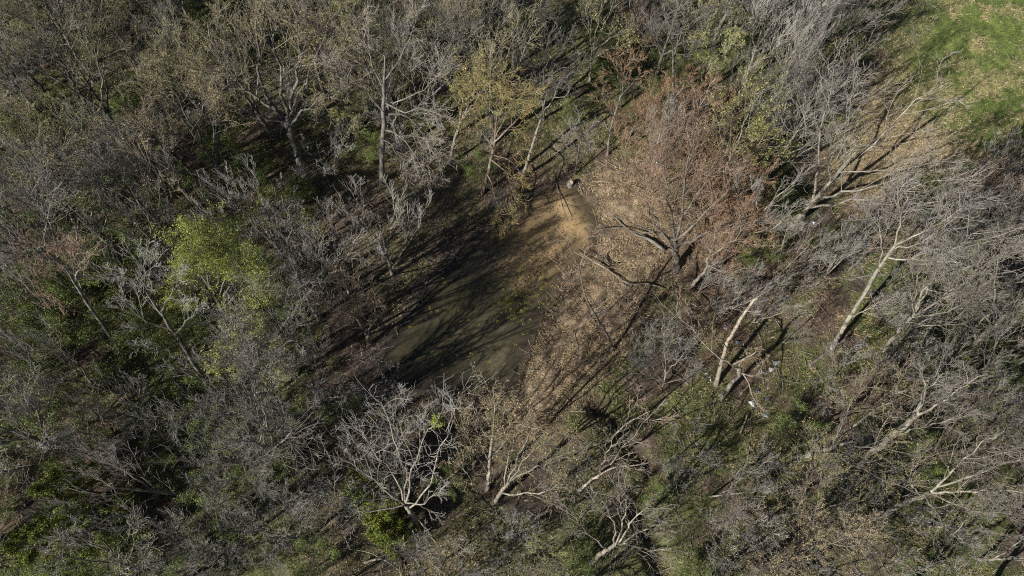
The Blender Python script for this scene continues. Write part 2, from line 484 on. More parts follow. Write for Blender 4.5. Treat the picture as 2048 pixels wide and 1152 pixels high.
# sticks on the floor
X, Y, Z, r = scatter(6500, lambda x, y, a, z: (a[0] > -.2) * (1 - z[0]) * (1 - .4 * z[2]), 9)
n = len(X); ln = r.uniform(.2, 1.1, n) ** 1.5 + .15
az = r.uniform(0, 6.283, n)
d = np.c_[np.cos(az), np.sin(az), r.normal(size=n) * .06] * ln[:, None]
c = np.c_[X, Y, Z + .05]
Pm = c[:, None] + d[:, None] * np.array([-.5, 0, .5])[None, :, None]
Pm[:, 1] += r.normal(size=(n, 3)) * .05 * ln[:, None]
Pm[:, :, 2] = np.maximum(Pm[:, :, 2], ground_z(Pm[:, :, 0].ravel(), Pm[:, :, 1].ravel()).reshape(n, 3) + .02)
V, F = tubes(Pm, np.tile([.014, .012, .007], (n, 1)) * r.uniform(.6, 1.6, (n, 1)), 3)
tagset(mesh_np('fallen_twigs', V, F, TW['grey']), kind='stuff')

# pond: yellow floating weed, drowned leaf clumps
def patch(name, spots, mat, size, z, seed):
    r = np.random.default_rng(seed); Cc = []
    for px, py, sp, n in spots:
        x, y = G(px, py, z)
        k = max(2, n // 9)
        cc = r.normal(size=(k, 2)) * sp
        for q in cc:
            t = r.normal(size=(9, 2)) * .055 + q
            Cc.append(np.c_[x + t[:, 0], y + t[:, 1], np.full(9, z) + r.random(9) * .015])
    c = np.concatenate(Cc); n = len(c)
    a = unit(np.c_[r.normal(size=(n, 2)), r.normal(size=n) * .15]); b = np.c_[-a[:, 1], a[:, 0], r.normal(size=n) * .15]
    s = (size * r.uniform(.5, 1.5, n))[:, None]
    V = np.stack([c - a * s, c + b * s, c + a * s, c - b * s], 1).reshape(-1, 3)
    return tagset(mesh_np(name, V, np.arange(n * 4).reshape(n, 4), mat), kind='stuff')
patch('pond_weed', [(1012, 603, .2, 260), (1030, 625, .22, 150), (1010, 625, .4, 90), (1045, 655, .3, 50), (1062, 545, .7, 110), (1040, 560, 1.0, 140), (1065, 590, .6, 120), (1075, 575, .3, 80),
                    (960, 610, 1.6, 110), (950, 700, 1.8, 110), (1045, 600, .5, 140), (880, 660, 1.6, 90), (1000, 760, 1.2, 60)],
      bit_mat('yellow_pond_weed', [(.22, .21, .03), (.36, .32, .04), (.26, .27, .05)]), .022, WZ + .012, 3)
patch('drowned_leaves', [(1090, 455, .35, 150), (1105, 480, .3, 120), (1075, 470, .3, 70), (1085, 480, .25, 60), (1120, 440, .5, 60), (1170, 430, .45, 220), (1150, 400, .4, 150),
                         (1040, 520, 1.1, 900), (1000, 545, .9, 500), (1080, 535, .8, 500), (930, 590, 1.6, 500), (1175, 470, .3, 200), (1095, 405, .4, 120)],
      bit_mat('drowned_leaf', [(.035, .035, .025), (.07, .06, .035), (.12, .10, .05)]), .024, WZ - .03, 8)

# ------------------------------------------------------------------ trees
def build_tree(name, trunk, limbs, rng, bark, twig, leaf=None, spec=None, loc=(0, 0, 0)):
    """trunk: (pts, radii); limbs: list of (pts, radii), all relative to loc. Empty > trunk, limb..., twigs, leaves"""
    s = dict(nb=7, nt=6, nu=4, lb=(.35, .6), lt=(.35, .6), lu=(.35, .65), up=.12, ab=(28, 58), at=(22, 55), wig=.12, bias=None, leaves=0, lsize=.04,
             lspread=.05, rt=.0085, trunk_b=0, droop=0., t0=.25)
    s.update(spec or {})
    root = empty(name, loc)
    P, R = resample(*trunk, 14)
    P = P + rng.normal(size=P.shape) * np.array([.6, .6, 0]) * R[:, None] * .35
    R = R * (1 + .06 * rng.normal(size=R.shape)); R[0] *= 1.45; R[1] *= 1.12
    V, F = tubes(P[None], R[None], 9)
    mesh_np('trunk', V, F, BK[bark], root, True)
    allP, allR = [], []
    sets = []
    for pts, rad in limbs:
        p, r = resample(pts, rad, 10)
        p[1:] += rng.normal(size=p[1:].shape) * .035 * np.linalg.norm(p[-1] - p[0]) / 3
        sets.append((p, r))
    src = sets + ([(P[5:], R[5:])] if s['trunk_b'] else [])
    twP = []
    for q, (p, r) in enumerate(src):
        if len(p) != 10: p, r = resample(p, r, 10)
        b, br = grow(p[None], r[None], s['nb'], 7, rng, t0=s['t0'] if q < len(sets) else .15, ang=s['ab'], lr=s['lb'], up=s['up'], wig=s['wig'], rmin=.014, bias=s['bias'])
        if q < len(sets):
            V, F = join([tubes(p[None], r[None], 6), tubes(b, br, 4)])
            mesh_np('limb', V, F, BK[bark], root, True)
        else:
            V, F = tubes(b, br, 4); mesh_np('limb', V, F, BK[bark], root, True)
        # twigs also spring from the limb's outer end
        e, er = grow(p[None], r[None], max(3, s['nb'] // 2), 5, rng, t0=.6, ang=(15, 50), lr=(.2, .35), up=s['up'], wig=s['wig'], rmin=s['rt'], bias=s['bias'])
        t, tr_ = grow(b, br, s['nt'], 5, rng, t0=.2, ang=s['at'], lr=s['lt'], up=s['up'], wig=s['wig'], rmin=s['rt'], bias=s['bias'])
        twP.append((e, er)); twP.append((t, tr_))
    tp = np.concatenate([a for a, _ in twP]); tr2 = np.concatenate([b for _, b in twP])
    u, ur = grow(tp, tr2, s['nu'], 4, rng, t0=.15, ang=s['at'], lr=s['lu'], up=s['up'] - s['droop'], wig=s['wig'] * 1.2, rmin=s['rt'] * .8, taper=.4, bias=s['bias'])
    V, F = join([tubes(tp, tr2, 3), tubes(u, ur, 3)])
    o = mesh_np('twigs', V, F, TW[twig], root, True); o['kind'] = 'stuff'
    if leaf:
        V, F = leaf_quads(u, s['leaves'], s['lsize'], rng, s['lspread'], s['droop'])
        o = mesh_np('buds' if 'bud' in leaf else 'leaves', V, F, LF[leaf], root); o['kind'] = 'stuff'
    return root

def random_tree(name, h, spread, nl, rng, bark, twig, leaf=None, spec=None, r0=.2, fork=.4, lean=(0, 0)):
    """trunk that forks into rising limbs"""
    th = h * rng.uniform(.7, .85)
    tx, ty = rng.normal(size=2) * .04 * h
    pts = [(0, 0, -.2), (tx * .3 + lean[0] * .3, ty * .3 + lean[1] * .3, th * .4), (tx + lean[0], ty + lean[1], th)]
    rad = [r0, r0 * .72, r0 * .22]
    TP, TR = resample(pts, rad, 14)
    limbs = []
    a0 = rng.uniform(0, 6.28)
    for i in range(nl):
        t = fork + (.92 - fork) * (i + rng.random() * .6) / nl
        f = t * 13; k = int(f); f -= k
        b = TP[k] * (1 - f) + TP[min(k + 1, 13)] * f; rr = TR[k] * .62
        az = a0 + i * 2.4 + rng.normal() * .4
        L_ = spread * rng.uniform(.75, 1.2) * (1.15 - .5 * (t - fork) / (1 - fork))
        rise = (h - b[2]) * rng.uniform(.75, 1.02)
        d = np.array([math.cos(az), math.sin(az)])
        p = [b, b + np.array([*(d * L_ * .35), rise * .3]), b + np.array([*(d * L_ * .75), rise * .7]), b + np.array([*(d * L_), rise])]
        limbs.append((p, [rr, rr * .75, rr * .45, rr * .2]))
    return build_tree(name, (pts, rad), limbs, rng, bark, twig, leaf, spec)

def copy_tree(o):
    c = o.copy(); COL.objects.link(c)
    for ch in o.children:
        d = ch.copy(); COL.objects.link(d); d.parent = c
    return c

# prototypes by kind
KINDS = {}
def proto(kind, n, **kw):
    out = []
    for i in range(n):
        r = np.random.default_rng(hash_(kind) + i * 17)
        out.append(kw['fn'](r))
    KINDS[kind] = out
def hash_(s): return sum((i + 1) * ord(c) for i, c in enumerate(s))

proto('grey', 5, fn=lambda r: random_tree('bare_tree', r.uniform(7.5, 9.8), r.uniform(1.9, 2.7), 7, r, 'grey', 'grey', None, dict(nb=8, nt=6, nu=4, ab=(20, 48)), .13))
proto('silver', 6, fn=lambda r: random_tree('bare_tree', r.uniform(5.5, 8), r.uniform(1.2, 1.9), 6, r, 'pale', 'silver', None, dict(nb=7, nt=6, nu=4, up=.25, ab=(15, 38), at=(15, 42), rt=.007, wig=.1), .085, .22))
proto('pale', 3, fn=lambda r: random_tree('pale_barked_tree', r.uniform(8.5, 10.5), r.uniform(2.2, 3.0), 7, r, 'pale', 'pale', None, dict(nb=7, nt=5, nu=4, wig=.2, ab=(22, 50)), .15, .35))
proto('tanbud', 5, fn=lambda r: random_tree('budding_tree', r.uniform(7.5, 9.5), r.uniform(1.8, 2.7), 7, r, 'dark', 'tan', 'tanbud', dict(nb=7, nt=5, nu=4, leaves=2700, lsize=.027), .14))
proto('olivebud', 5, fn=lambda r: random_tree('budding_tree', r.uniform(8, 10.5), r.uniform(1.8, 2.7), 7, r, 'grey', 'olive', 'olivebud', dict(nb=7, nt=5, nu=4, leaves=2600, lsize=.026), .15))
proto('brown', 3, fn=lambda r: random_tree('bare_tree', r.uniform(5, 7), r.uniform(1.3, 2.0), 6, r, 'brown', 'brown', None, dict(nb=7, nt=6, nu=4, up=.2, ab=(20, 45)), .08, .25))
proto('sapling', 3, fn=lambda r: random_tree('sapling', r.uniform(3.2, 4.6), r.uniform(.7, 1.1), 5, r, 'grey', 'silver', None, dict(nb=4, nt=4, nu=3, rt=.009), .04, .25))
proto('russet', 2, fn=lambda r: random_tree('russet_shrub', r.uniform(3.5, 5), r.uniform(1.5, 2.0), 8, r, 'brown', 'red', 'rust', dict(nb=7, nt=6, nu=4, leaves=900, lsize=.024, rt=.008), .05, .08))
proto('greenshrub', 3, fn=lambda r: random_tree('green_shrub', r.uniform(2, 3), r.uniform(1.2, 1.8), 8, r, 'grey', 'grey', 'mid', dict(nb=7, nt=5, nu=3, leaves=6500, lsize=.036, lspread=.11, rt=.008), .03, .05))
proto('thicket', 3, fn=lambda r: random_tree('bare_shrub', r.uniform(2.2, 3.4), r.uniform(1.1, 1.7), 9, r, 'grey', 'silver', None, dict(nb=7, nt=5, nu=4, rt=.009), .03, .05))
proto('yellowleaf', 2, fn=lambda r: random_tree('leafing_tree', r.uniform(6, 7.5), r.uniform(1.5, 2.0), 7, r, 'grey', 'grey', 'yellow', dict(nb=7, nt=5, nu=4, leaves=4000, lsize=.038), .09, .3))

# ------------------------------------------------------------------ hero trees, traced limb by limb
TREE_XY = []
def hero(name, label, cat, trunk, limbs, bark, twig, leaf=None, spec=None, seed=1):
    """trunk/limbs: [(px, py, z, radius)...]; a limb starts on the trunk or on another limb"""
    rng = np.random.default_rng(seed)
    bx, by = (float(v) for v in G(trunk[0][0], trunk[0][1], 0)); bz = gz(bx, by)
    def conv(L):
        P, R = [], []
        for px, py, z, r in L:
            x, y = G(px, py, z); P.append((float(x) - bx, float(y) - by, z - bz)); R.append(r * (.5 if name in ('pale_barked_tree', 'broken_tree', 'arching_tree') else (.56 if name == 'spreading_tree' else .64)))
        return P, R
    t = conv(trunk); t[0][0] = (0, 0, -.25)
    o = build_tree(name, t, [conv(l) for l in limbs], rng, bark, twig, leaf, spec, (bx, by, bz))
    tagset(o, label, cat)
    TREE_XY.append((bx, by))
    return o

LEAVES = dict
# big forked tree, upper left
hero('forked_tree', 'massive dark trunk forking low above the leaf litter, widest crown in the upper left', 'tree',
     [(610, 352, 0, .36), (592, 300, 2, .30), (572, 235, 4, .27)],
     [[(572, 235, 4, .2), (530, 185, 6, .14), (520, 110, 8.5, .09), (505, 20, 11.5, .03)],
      [(572, 235, 4, .2), (590, 180, 6, .14), (600, 120, 8, .09), (598, 60, 10, .03)],
      [(575, 240, 4, .17), (510, 190, 5.5, .11), (450, 130, 8, .07), (410, 50, 10, .03)],
      [(580, 250, 3.6, .14), (620, 215, 5, .1), (665, 190, 6.5, .06), (700, 170, 8, .02)],
      [(578, 245, 3.8, .14), (520, 235, 5, .1), (465, 215, 6.5, .06), (400, 190, 8, .02)],
      [(575, 240, 4, .16), (560, 160, 6.5, .12), (550, 80, 9, .07), (545, 0, 12, .02)],
      [(575, 240, 4, .14), (610, 160, 6.5, .10), (640, 90, 9, .05), (665, 20, 11.5, .02)]],
     'grey', 'tan', 'olivebud', dict(nb=9, nt=6, nu=4, leaves=6000, lsize=.028), 3)
hero('tall_tree', 'straight dark trunk with pale branches sweeping down to the right, upper middle', 'tree',
     [(762, 368, 0, .24), (766, 260, 4.5, .2), (768, 180, 7.5, .13), (770, 110, 10, .05)],
     [[(768, 230, 5.5, .08), (815, 235, 6, .06), (860, 285, 5.2, .04), (885, 335, 4.2, .02)],
      [(768, 260, 4.5, .08), (800, 270, 5, .06), (835, 320, 4.2, .04), (860, 370, 3.2, .02)],
      [(768, 205, 6.5, .09), (810, 225, 7, .06), (850, 220, 7.5, .04), (885, 240, 7.2, .02)],
      [(768, 180, 7.5, .09), (800, 120, 9, .06), (820, 70, 10.5, .04), (835, 30, 12, .02)],
      [(768, 190, 7.3, .08), (745, 130, 8.8, .06), (730, 90, 10, .04), (715, 40, 11.5, .02)],
      [(767, 225, 6, .07), (730, 180, 7.3, .05), (690, 150, 8.4, .03), (660, 130, 9, .015)],
      [(767, 280, 4, .07), (790, 300, 3.8, .05), (810, 350, 2.8, .03), (822, 392, 1.8, .015)],
      [(768, 215, 6.2, .07), (830, 190, 7.5, .05), (870, 160, 8.5, .03), (885, 130, 9.5, .015)]],
     'grey', 'pale', None, dict(nb=9, nt=7, nu=4, up=.05), 4)
hero('slim_tree', 'slim leaning trunk beside the massive forked tree', 'tree',
     [(687, 258, 0, .12), (672, 200, 2.5, .1), (655, 140, 5, .08), (645, 60, 8.5, .03)],
     [[(655, 140, 5, .06), (690, 100, 6.5, .04), (705, 60, 8, .015)], [(660, 155, 4.6, .06), (625, 110, 6.3, .04), (600, 70, 8, .015)],
      [(650, 100, 6.8, .05), (670, 60, 8.5, .03), (680, 20, 10, .01)]], 'grey', 'tan', 'olivebud', dict(leaves=3000), 5)
hero('willow_tree', 'yellow twigged willow leaning over the upper end of the pond', 'tree',
     [(962, 392, 0, .17), (980, 330, 2.4, .14), (990, 280, 4, .11)],
     [[(990, 280, 4, .09), (993, 230, 6, .06), (995, 190, 7.5, .04), (1000, 150, 9, .015)],
      [(990, 283, 4, .08), (1015, 260, 5, .06), (1035, 240, 6, .04), (1052, 215, 7, .015)],
      [(990, 275, 4.2, .07), (1010, 235, 5.8, .05), (1035, 205, 7, .03), (1052, 180, 8, .015)],
      [(988, 300, 3.4, .07), (962, 262, 5, .05), (945, 235, 6, .03), (935, 200, 7.4, .015)],
      [(983, 320, 2.8, .07), (1010, 345, 2.6, .05), (1025, 385, 1.8, .03), (1030, 430, .8, .012)],
      [(975, 350, 2, .06), (990, 390, 1.6, .045), (1003, 430, 1.0, .03), (1012, 455, .6, .012)],
      [(985, 310, 3, .07), (1020, 320, 3.3, .05), (1040, 345, 2.8, .03), (1050, 370, 2, .012)],
      [(990, 270, 4.4, .06), (975, 215, 6.4, .04), (965, 175, 8, .02), (960, 150, 9, .01)]],
     'brown', 'yellow', 'yellow', dict(nb=8, nt=7, nu=4, leaves=900, lsize=.035, up=.02, wig=.22, rt=.009), 6)
hero('leafing_tree', 'thin double trunk with pale yellow green leaves, left of the willow', 'tree',
     [(898, 330, 0, .14), (912, 270, 2.6, .12), (935, 215, 5, .08)],
     [[(935, 215, 5, .06), (950, 180, 6.5, .04), (960, 130, 8.5, .015)], [(925, 240, 4, .06), (945, 210, 5.5, .04), (985, 160, 7.5, .015)],
      [(915, 265, 3, .06), (925, 200, 5.5, .04), (930, 150, 7.5, .015)], [(930, 225, 4.6, .05), (965, 205, 6, .03), (1000, 185, 7, .012)]],
     'pale', 'olive', 'yellow', dict(nb=6, nt=5, nu=4, leaves=3200, lsize=.036), 7)
hero('bare_tree', 'pale leaning bare trunk with few sparse limbs above the pond head', 'tree',
     [(1042, 356, 0, .15), (1062, 300, 2.4, .12), (1085, 225, 5, .1)],
     [[(1085, 225, 5, .07), (1092, 190, 6.4, .05), (1098, 160, 7.6, .035), (1102, 140, 8.6, .012)],
      [(1087, 225, 5, .06), (1108, 195, 6.4, .04), (1120, 160, 7.8, .015)],
      [(1108, 195, 6.4, .035), (1130, 193, 6.7, .025), (1142, 175, 7.4, .01)],
      [(1080, 240, 4.6, .04), (1064, 212, 5.4, .03), (1075, 180, 6.4, .01)]],
     'pale', 'silver', None, dict(nb=3, nt=3, nu=2), 8)
hero('bare_tree', 'leaning trunk with russet topped crown between two long shadows, right of the pond head', 'tree',
     [(1215, 312, 0, .12), (1222, 255, 2.6, .09), (1242, 190, 5.4, .06)],
     [[(1242, 190, 5.4, .045), (1252, 155, 7, .03), (1260, 110, 9, .012)], [(1240, 195, 5.2, .04), (1262, 170, 6.3, .03), (1285, 145, 7.4, .012)],
      [(1228, 235, 3.6, .04), (1208, 200, 5, .03), (1198, 175, 6, .012)], [(1245, 180, 5.8, .04), (1235, 145, 7.4, .03), (1232, 110, 8.8, .012)]],
     'grey', 'red', 'rust', dict(nb=6, nt=6, nu=4, leaves=450, lsize=.022), 9)
hero('bare_sapling', 'small feathery grey sapling behind the sawn stump', 'sapling',
     [(1150, 345, 0, .06), (1156, 310, 1.6, .05), (1160, 270, 3.2, .03)],
     [[(1152, 335, .5, .03), (1135, 300, 2, .02), (1128, 270, 3.2, .01)], [(1155, 325, 1, .03), (1172, 295, 2.3, .02), (1180, 265, 3.5, .01)],
      [(1158, 300, 2, .03), (1158, 265, 3.4, .02), (1158, 235, 4.8, .01)], [(1156, 315, 1.4, .03), (1145, 280, 2.8, .02), (1140, 250, 4, .01)]],
     'grey', 'silver', None, dict(nb=7, nt=6, nu=4, rt=.008), 10)
hero('leafing_tree', 'pale limbed tree with sparse yellow green leaves in the dark gap at the top', 'tree',
     [(1180, 165, 0, .15), (1182, 130, 1.8, .12), (1184, 100, 3.2, .1)],
     [[(1184, 100, 3.2, .07), (1205, 60, 5.4, .05), (1220, 20, 7.4, .03), (1228, -20, 9, .01)], [(1186, 100, 3.2, .07), (1225, 75, 4.8, .05), (1260, 55, 6, .015)],
      [(1183, 105, 3, .06), (1178, 60, 5, .04), (1172, 10, 7.4, .015)], [(1184, 98, 3.3, .06), (1198, 40, 6, .04), (1198, -10, 8.5, .015)],
      [(1185, 102, 3.1, .05), (1240, 95, 4, .03), (1262, 80, 4.8, .01)]],
     'pale', 'pale', 'yellow', dict(nb=7, nt=6, nu=4, leaves=2400, lsize=.036), 11)
hero('forked_tree', 'slender grey tree with Y shaped fork, near the top edge right of the dark gap', 'tree',
     [(1347, 255, 0, .13), (1347, 175, 3.6, .11), (1346, 110, 6.2, .09)],
     [[(1346, 110, 6.2, .06), (1335, 60, 8, .04), (1325, 0, 10.4, .015)], [(1347, 112, 6.1, .06), (1362, 75, 7.6, .04), (1380, 30, 9.5, .015)],
      [(1347, 120, 5.8, .05), (1320, 90, 7, .03), (1300, 50, 8.5, .01)], [(1348, 130, 5.4, .05), (1375, 110, 6.4, .03), (1395, 85, 7.4, .01)]],
     'grey', 'grey', None, dict(nb=7, nt=6, nu=4), 12)
hero('bare_tree', 'thin reddish grey tree in front of a bright green patch, upper right of centre', 'tree',
     [(1376, 312, 0, .1), (1386, 262, 2.2, .08), (1394, 225, 3.8, .06)],
     [[(1394, 225, 3.8, .04), (1412, 190, 5.3, .03), (1425, 160, 6.6, .01)], [(1393, 230, 3.6, .04), (1385, 190, 5.3, .03), (1380, 160, 6.6, .01)],
      [(1388, 255, 2.6, .03), (1410, 245, 3.2, .02), (1425, 255, 3, .01)], [(1392, 235, 3.4, .03), (1405, 205, 4.6, .02), (1430, 190, 5.4, .01)]],
     'pale', 'pink', None, dict(nb=6, nt=6, nu=4), 13)
hero('spreading_tree', 'dark spreading tree with a broken orange topped stub beside the muddy bank', 'tree',
     [(1360, 540, 0, .34), (1352, 505, 1.2, .28), (1350, 480, 2.2, .24)],
     [[(1350, 480, 2.2, .17), (1362, 430, 4, .13), (1372, 360, 6.4, .08), (1392, 270, 9.5, .03)],
      [(1350, 480, 2.2, .15), (1320, 465, 2.8, .12), (1280, 455, 3.2, .08), (1235, 430, 3.8, .03)],
      [(1352, 478, 2.3, .14), (1395, 440, 3.6, .1), (1440, 400, 5, .06), (1480, 350, 7, .02)],
      [(1350, 478, 2.3, .13), (1340, 420, 4.4, .1), (1330, 350, 7, .06), (1325, 270, 9.5, .02)],
      [(1345, 495, 1.8, .12), (1310, 440, 3.8, .09), (1296, 400, 5, .06), (1290, 330, 7, .02)],
      [(1355, 490, 2, .13), (1400, 475, 3.2, .1), (1460, 450, 4, .06), (1515, 430, 5, .02)],
      [(1360, 440, 3.8, .09), (1400, 380, 5.8, .06), (1430, 320, 8, .02)],
      [(1345, 500, 1.6, .08), (1344, 560, 1.4, .06), (1352, 610, 1, .03), (1400, 660, .7, .012)]],
     'dark', 'pink', 'rust', dict(nb=8, nt=6, nu=4, leaves=2500, lsize=.024, wig=.2), 14)
hero('leafing_tree', 'tall airy tree hung with pale yellow green catkins right of the spreading tree', 'tree',
     [(1432, 395, 0, .15), (1445, 355, 1.8, .13), (1462, 310, 3.6, .1)],
     [[(1462, 310, 3.6, .07), (1485, 260, 5.6, .05), (1505, 205, 8, .015)], [(1462, 312, 3.5, .07), (1495, 290, 4.6, .05), (1530, 265, 6, .015)],
      [(1458, 320, 3.2, .06), (1460, 270, 5.4, .04), (1465, 215, 7.6, .015)], [(1450, 340, 2.4, .06), (1490, 335, 3.2, .04), (1528, 320, 4.2, .015)],
      [(1465, 305, 3.8, .06), (1500, 240, 6.6, .04), (1515, 175, 9.2, .012)], [(1445, 355, 1.8, .06), (1445, 300, 4.2, .04), (1438, 240, 6.6, .012)],
      [(1455, 330, 2.8, .06), (1510, 300, 4.4, .04), (1540, 250, 6.5, .012)]],
     'pale', 'olive', 'yellow', dict(nb=7, nt=6, nu=4, leaves=4600, lsize=.036), 15)
hero('bare_tree', 'pale limb tree bowing to the right, just below the spreading tree', 'tree',
     [(1375, 580, 0, .17), (1392, 562, 1.2, .14), (1414, 535, 2.6, .11)],
     [[(1414, 535, 2.6, .08), (1420, 515, 3.4, .06), (1455, 490, 4.6, .04), (1492, 450, 6.2, .015)],
      [(1420, 515, 3.4, .05), (1415, 490, 4.4, .035), (1385, 470, 5.2, .01)], [(1416, 530, 2.8, .06), (1450, 545, 3.2, .04), (1500, 535, 4, .012)],
      [(1420, 512, 3.5, .05), (1430, 470, 5, .035), (1432, 425, 6.6, .01)], [(1375, 580, .3, .08), (1372, 605, .8, .06), (1395, 640, 1, .04), (1408, 665, .8, .015)]],
     'pale', 'pink', None, dict(nb=6, nt=6, nu=4), 16)
hero('sparse_tree', 'sparse crooked bare tree standing on the straw bank with its crown over the water', 'tree',
     [(1230, 706, 0, .13), (1215, 670, 1.2, .12), (1185, 622, 3.2, .09), (1170, 590, 4.6, .07), (1158, 535, 6.4, .05)],
     [[(1158, 535, 6.4, .04), (1142, 500, 7.4, .025), (1125, 465, 8.6, .01)], [(1158, 532, 6.4, .035), (1170, 505, 7.4, .025), (1180, 465, 8.6, .01)],
      [(1170, 590, 4.6, .05), (1145, 570, 5.2, .03), (1125, 535, 6, .012)], [(1183, 628, 3, .05), (1205, 608, 3.8, .04), (1242, 575, 5, .015)],
      [(1203, 648, 2.1, .045), (1238, 630, 3, .035), (1268, 600, 4.2, .012)], [(1158, 533, 6.4, .03), (1130, 528, 6.8, .02), (1105, 522, 7.4, .008)],
      [(1225, 695, .5, .03), (1245, 700, 1.2, .02), (1265, 680, 2, .008)], [(1156, 530, 6.5, .03), (1185, 522, 7, .02), (1205, 500, 8, .008)]],
     'brown', 'pink', None, dict(nb=5, nt=4, nu=3, wig=.22, rt=.009), 17)
hero('bare_shrub', 'dense rounded silver grey shrub on green grass below the sparse crooked tree', 'shrub',
     [(1327, 775, 0, .07), (1330, 755, .8, .06), (1332, 735, 1.6, .05)],
     [[(1328, 765, .4, .04), (1300, 725, 2, .03), (1280, 690, 3.4, .012)], [(1330, 755, .8, .04), (1330, 700, 3, .03), (1322, 655, 4.6, .012)],
      [(1330, 750, 1, .04), (1360, 715, 2.4, .03), (1385, 690, 3.4, .012)], [(1328, 765, .4, .04), (1285, 745, 1.4, .03), (1262, 715, 2.4, .012)],
      [(1330, 745, 1.2, .04), (1310, 700, 2.8, .03), (1300, 665, 4.2, .012)], [(1330, 748, 1.1, .04), (1350, 690, 3.2, .03), (1358, 655, 4.4, .012)],
      [(1328, 768, .3, .04), (1370, 755, 1.2, .03), (1395, 735, 2, .012)]],
     'pale', 'silver', None, dict(nb=9, nt=7, nu=4, rt=.009), 18)
hero('broken_tree', 'thick leaning trunk snapped off at the top with bleached bare wood above the litter pile', 'tree',
     [(1434, 775, 0, .21), (1452, 690, 3, .17), (1462, 672, 3.8, .165), (1480, 640, 5.2, .16), (1505, 603, 6.8, .13), (1514, 597, 7, .12)],
     [[(1492, 622, 6, .05), (1508, 624, 6.2, .04), (1520, 622, 6.4, .03)]], 'white', 'pale', None, dict(nb=1, nt=1, nu=1), 19)
hero('arching_tree', 'stout pale trunk with one long arching limb reaching left over the litter pile', 'tree',
     [(1443, 800, 0, .27), (1458, 775, 1.2, .22), (1478, 745, 2.6, .2), (1480, 735, 3, .19)],
     [[(1478, 738, 2.9, .09), (1450, 725, 3.4, .075), (1412, 690, 4.2, .06), (1370, 640, 5.2, .04), (1343, 610, 6, .015)],
      [(1475, 742, 2.7, .09), (1485, 720, 3.2, .08), (1510, 706, 3.6, .07), (1512, 705, 3.7, .06)],
      [(1482, 742, 2.6, .08), (1500, 770, 2.2, .06), (1508, 800, 1.8, .03), (1530, 820, 1.6, .01)],
      [(1480, 745, 2.6, .07), (1510, 750, 3, .05), (1535, 715, 4, .02)], [(1385, 660, 4.8, .03), (1382, 635, 5.4, .02), (1365, 612, 6, .01)]],
     'pale', 'pink', None, dict(nb=4, nt=4, nu=3), 20)
hero('spreading_tree', 'large bare tree with fanned pale limbs below the pond, green mistletoe ball on it', 'tree',
     [(838, 1066, 0, .26), (828, 1040, 1.2, .23), (812, 1010, 2.6, .2)],
     [[(808, 1008, 2.7, .1), (782, 985, 3.8, .09), (735, 950, 5, .07), (690, 920, 6, .05), (600, 895, 7.5, .015)],
      [(812, 1005, 2.8, .1), (818, 965, 4.4, .08), (828, 925, 6, .06), (855, 865, 8.2, .04), (890, 815, 10, .012)],
      [(820, 1015, 2.6, .09), (845, 985, 4, .07), (878, 910, 6.4, .05), (900, 860, 8.2, .03), (925, 790, 10.2, .012)],
      [(810, 1004, 2.8, .09), (812, 940, 5.2, .07), (790, 880, 7.4, .05), (765, 800, 10, .015)],
      [(806, 1000, 3, .08), (785, 945, 5, .06), (745, 900, 6.8, .04), (715, 850, 8.6, .012)],
      [(810, 1006, 2.7, .08), (840, 1008, 3.2, .06), (870, 990, 4, .04), (900, 960, 5, .012)],
      [(806, 1010, 2.6, .08), (740, 1020, 3.2, .06), (680, 1015, 4, .04), (625, 1035, 4.4, .012)],
      [(790, 990, 3.4, .06), (720, 1000, 4.2, .05), (650, 990, 5, .03), (600, 1000, 5.4, .01)],
      [(830, 1030, 1.6, .06), (855, 1060, 1.8, .05), (880, 1090, 2, .03), (915, 1085, 2.6, .01)],
      [(745, 958, 4.8, .04), (725, 905, 6.4, .03), (690, 860, 8, .01)], [(828, 925, 6, .05), (800, 860, 8, .035), (805, 790, 10, .012)]],
     'pale', 'silver', None, dict(nb=8, nt=5, nu=4, lb=(.25, .42), t0=.3, wig=.2), 21)
hero('budding_tree', 'narrow upright tree with tan buds at the foot of the pond', 'tree',
     [(975, 985, 0, .14), (978, 940, 1.8, .12), (984, 880, 4.2, .08), (990, 810, 7.5, .03)],
     [[(978, 945, 1.6, .06), (945, 900, 3.6, .04), (925, 860, 5.4, .015)], [(980, 930, 2.2, .06), (1010, 880, 4.2, .04), (1035, 840, 6, .015)],
      [(983, 890, 3.8, .05), (960, 845, 5.8, .035), (945, 800, 7.6, .012)], [(984, 880, 4.2, .05), (1005, 840, 6, .035), (1015, 800, 7.6, .012)],
      [(980, 925, 2.4, .05), (955, 870, 4.6, .035), (955, 830, 6.2, .012)], [(987, 850, 5.4, .04), (985, 810, 7.4, .025), (980, 780, 8.6, .01)],
      [(978, 950, 1.4, .05), (935, 945, 2.4, .04), (905, 920, 3.6, .012)]],
     'pale', 'tan', 'tanbud', dict(nb=8, nt=6, nu=4, leaves=3600, lsize=.03), 22)
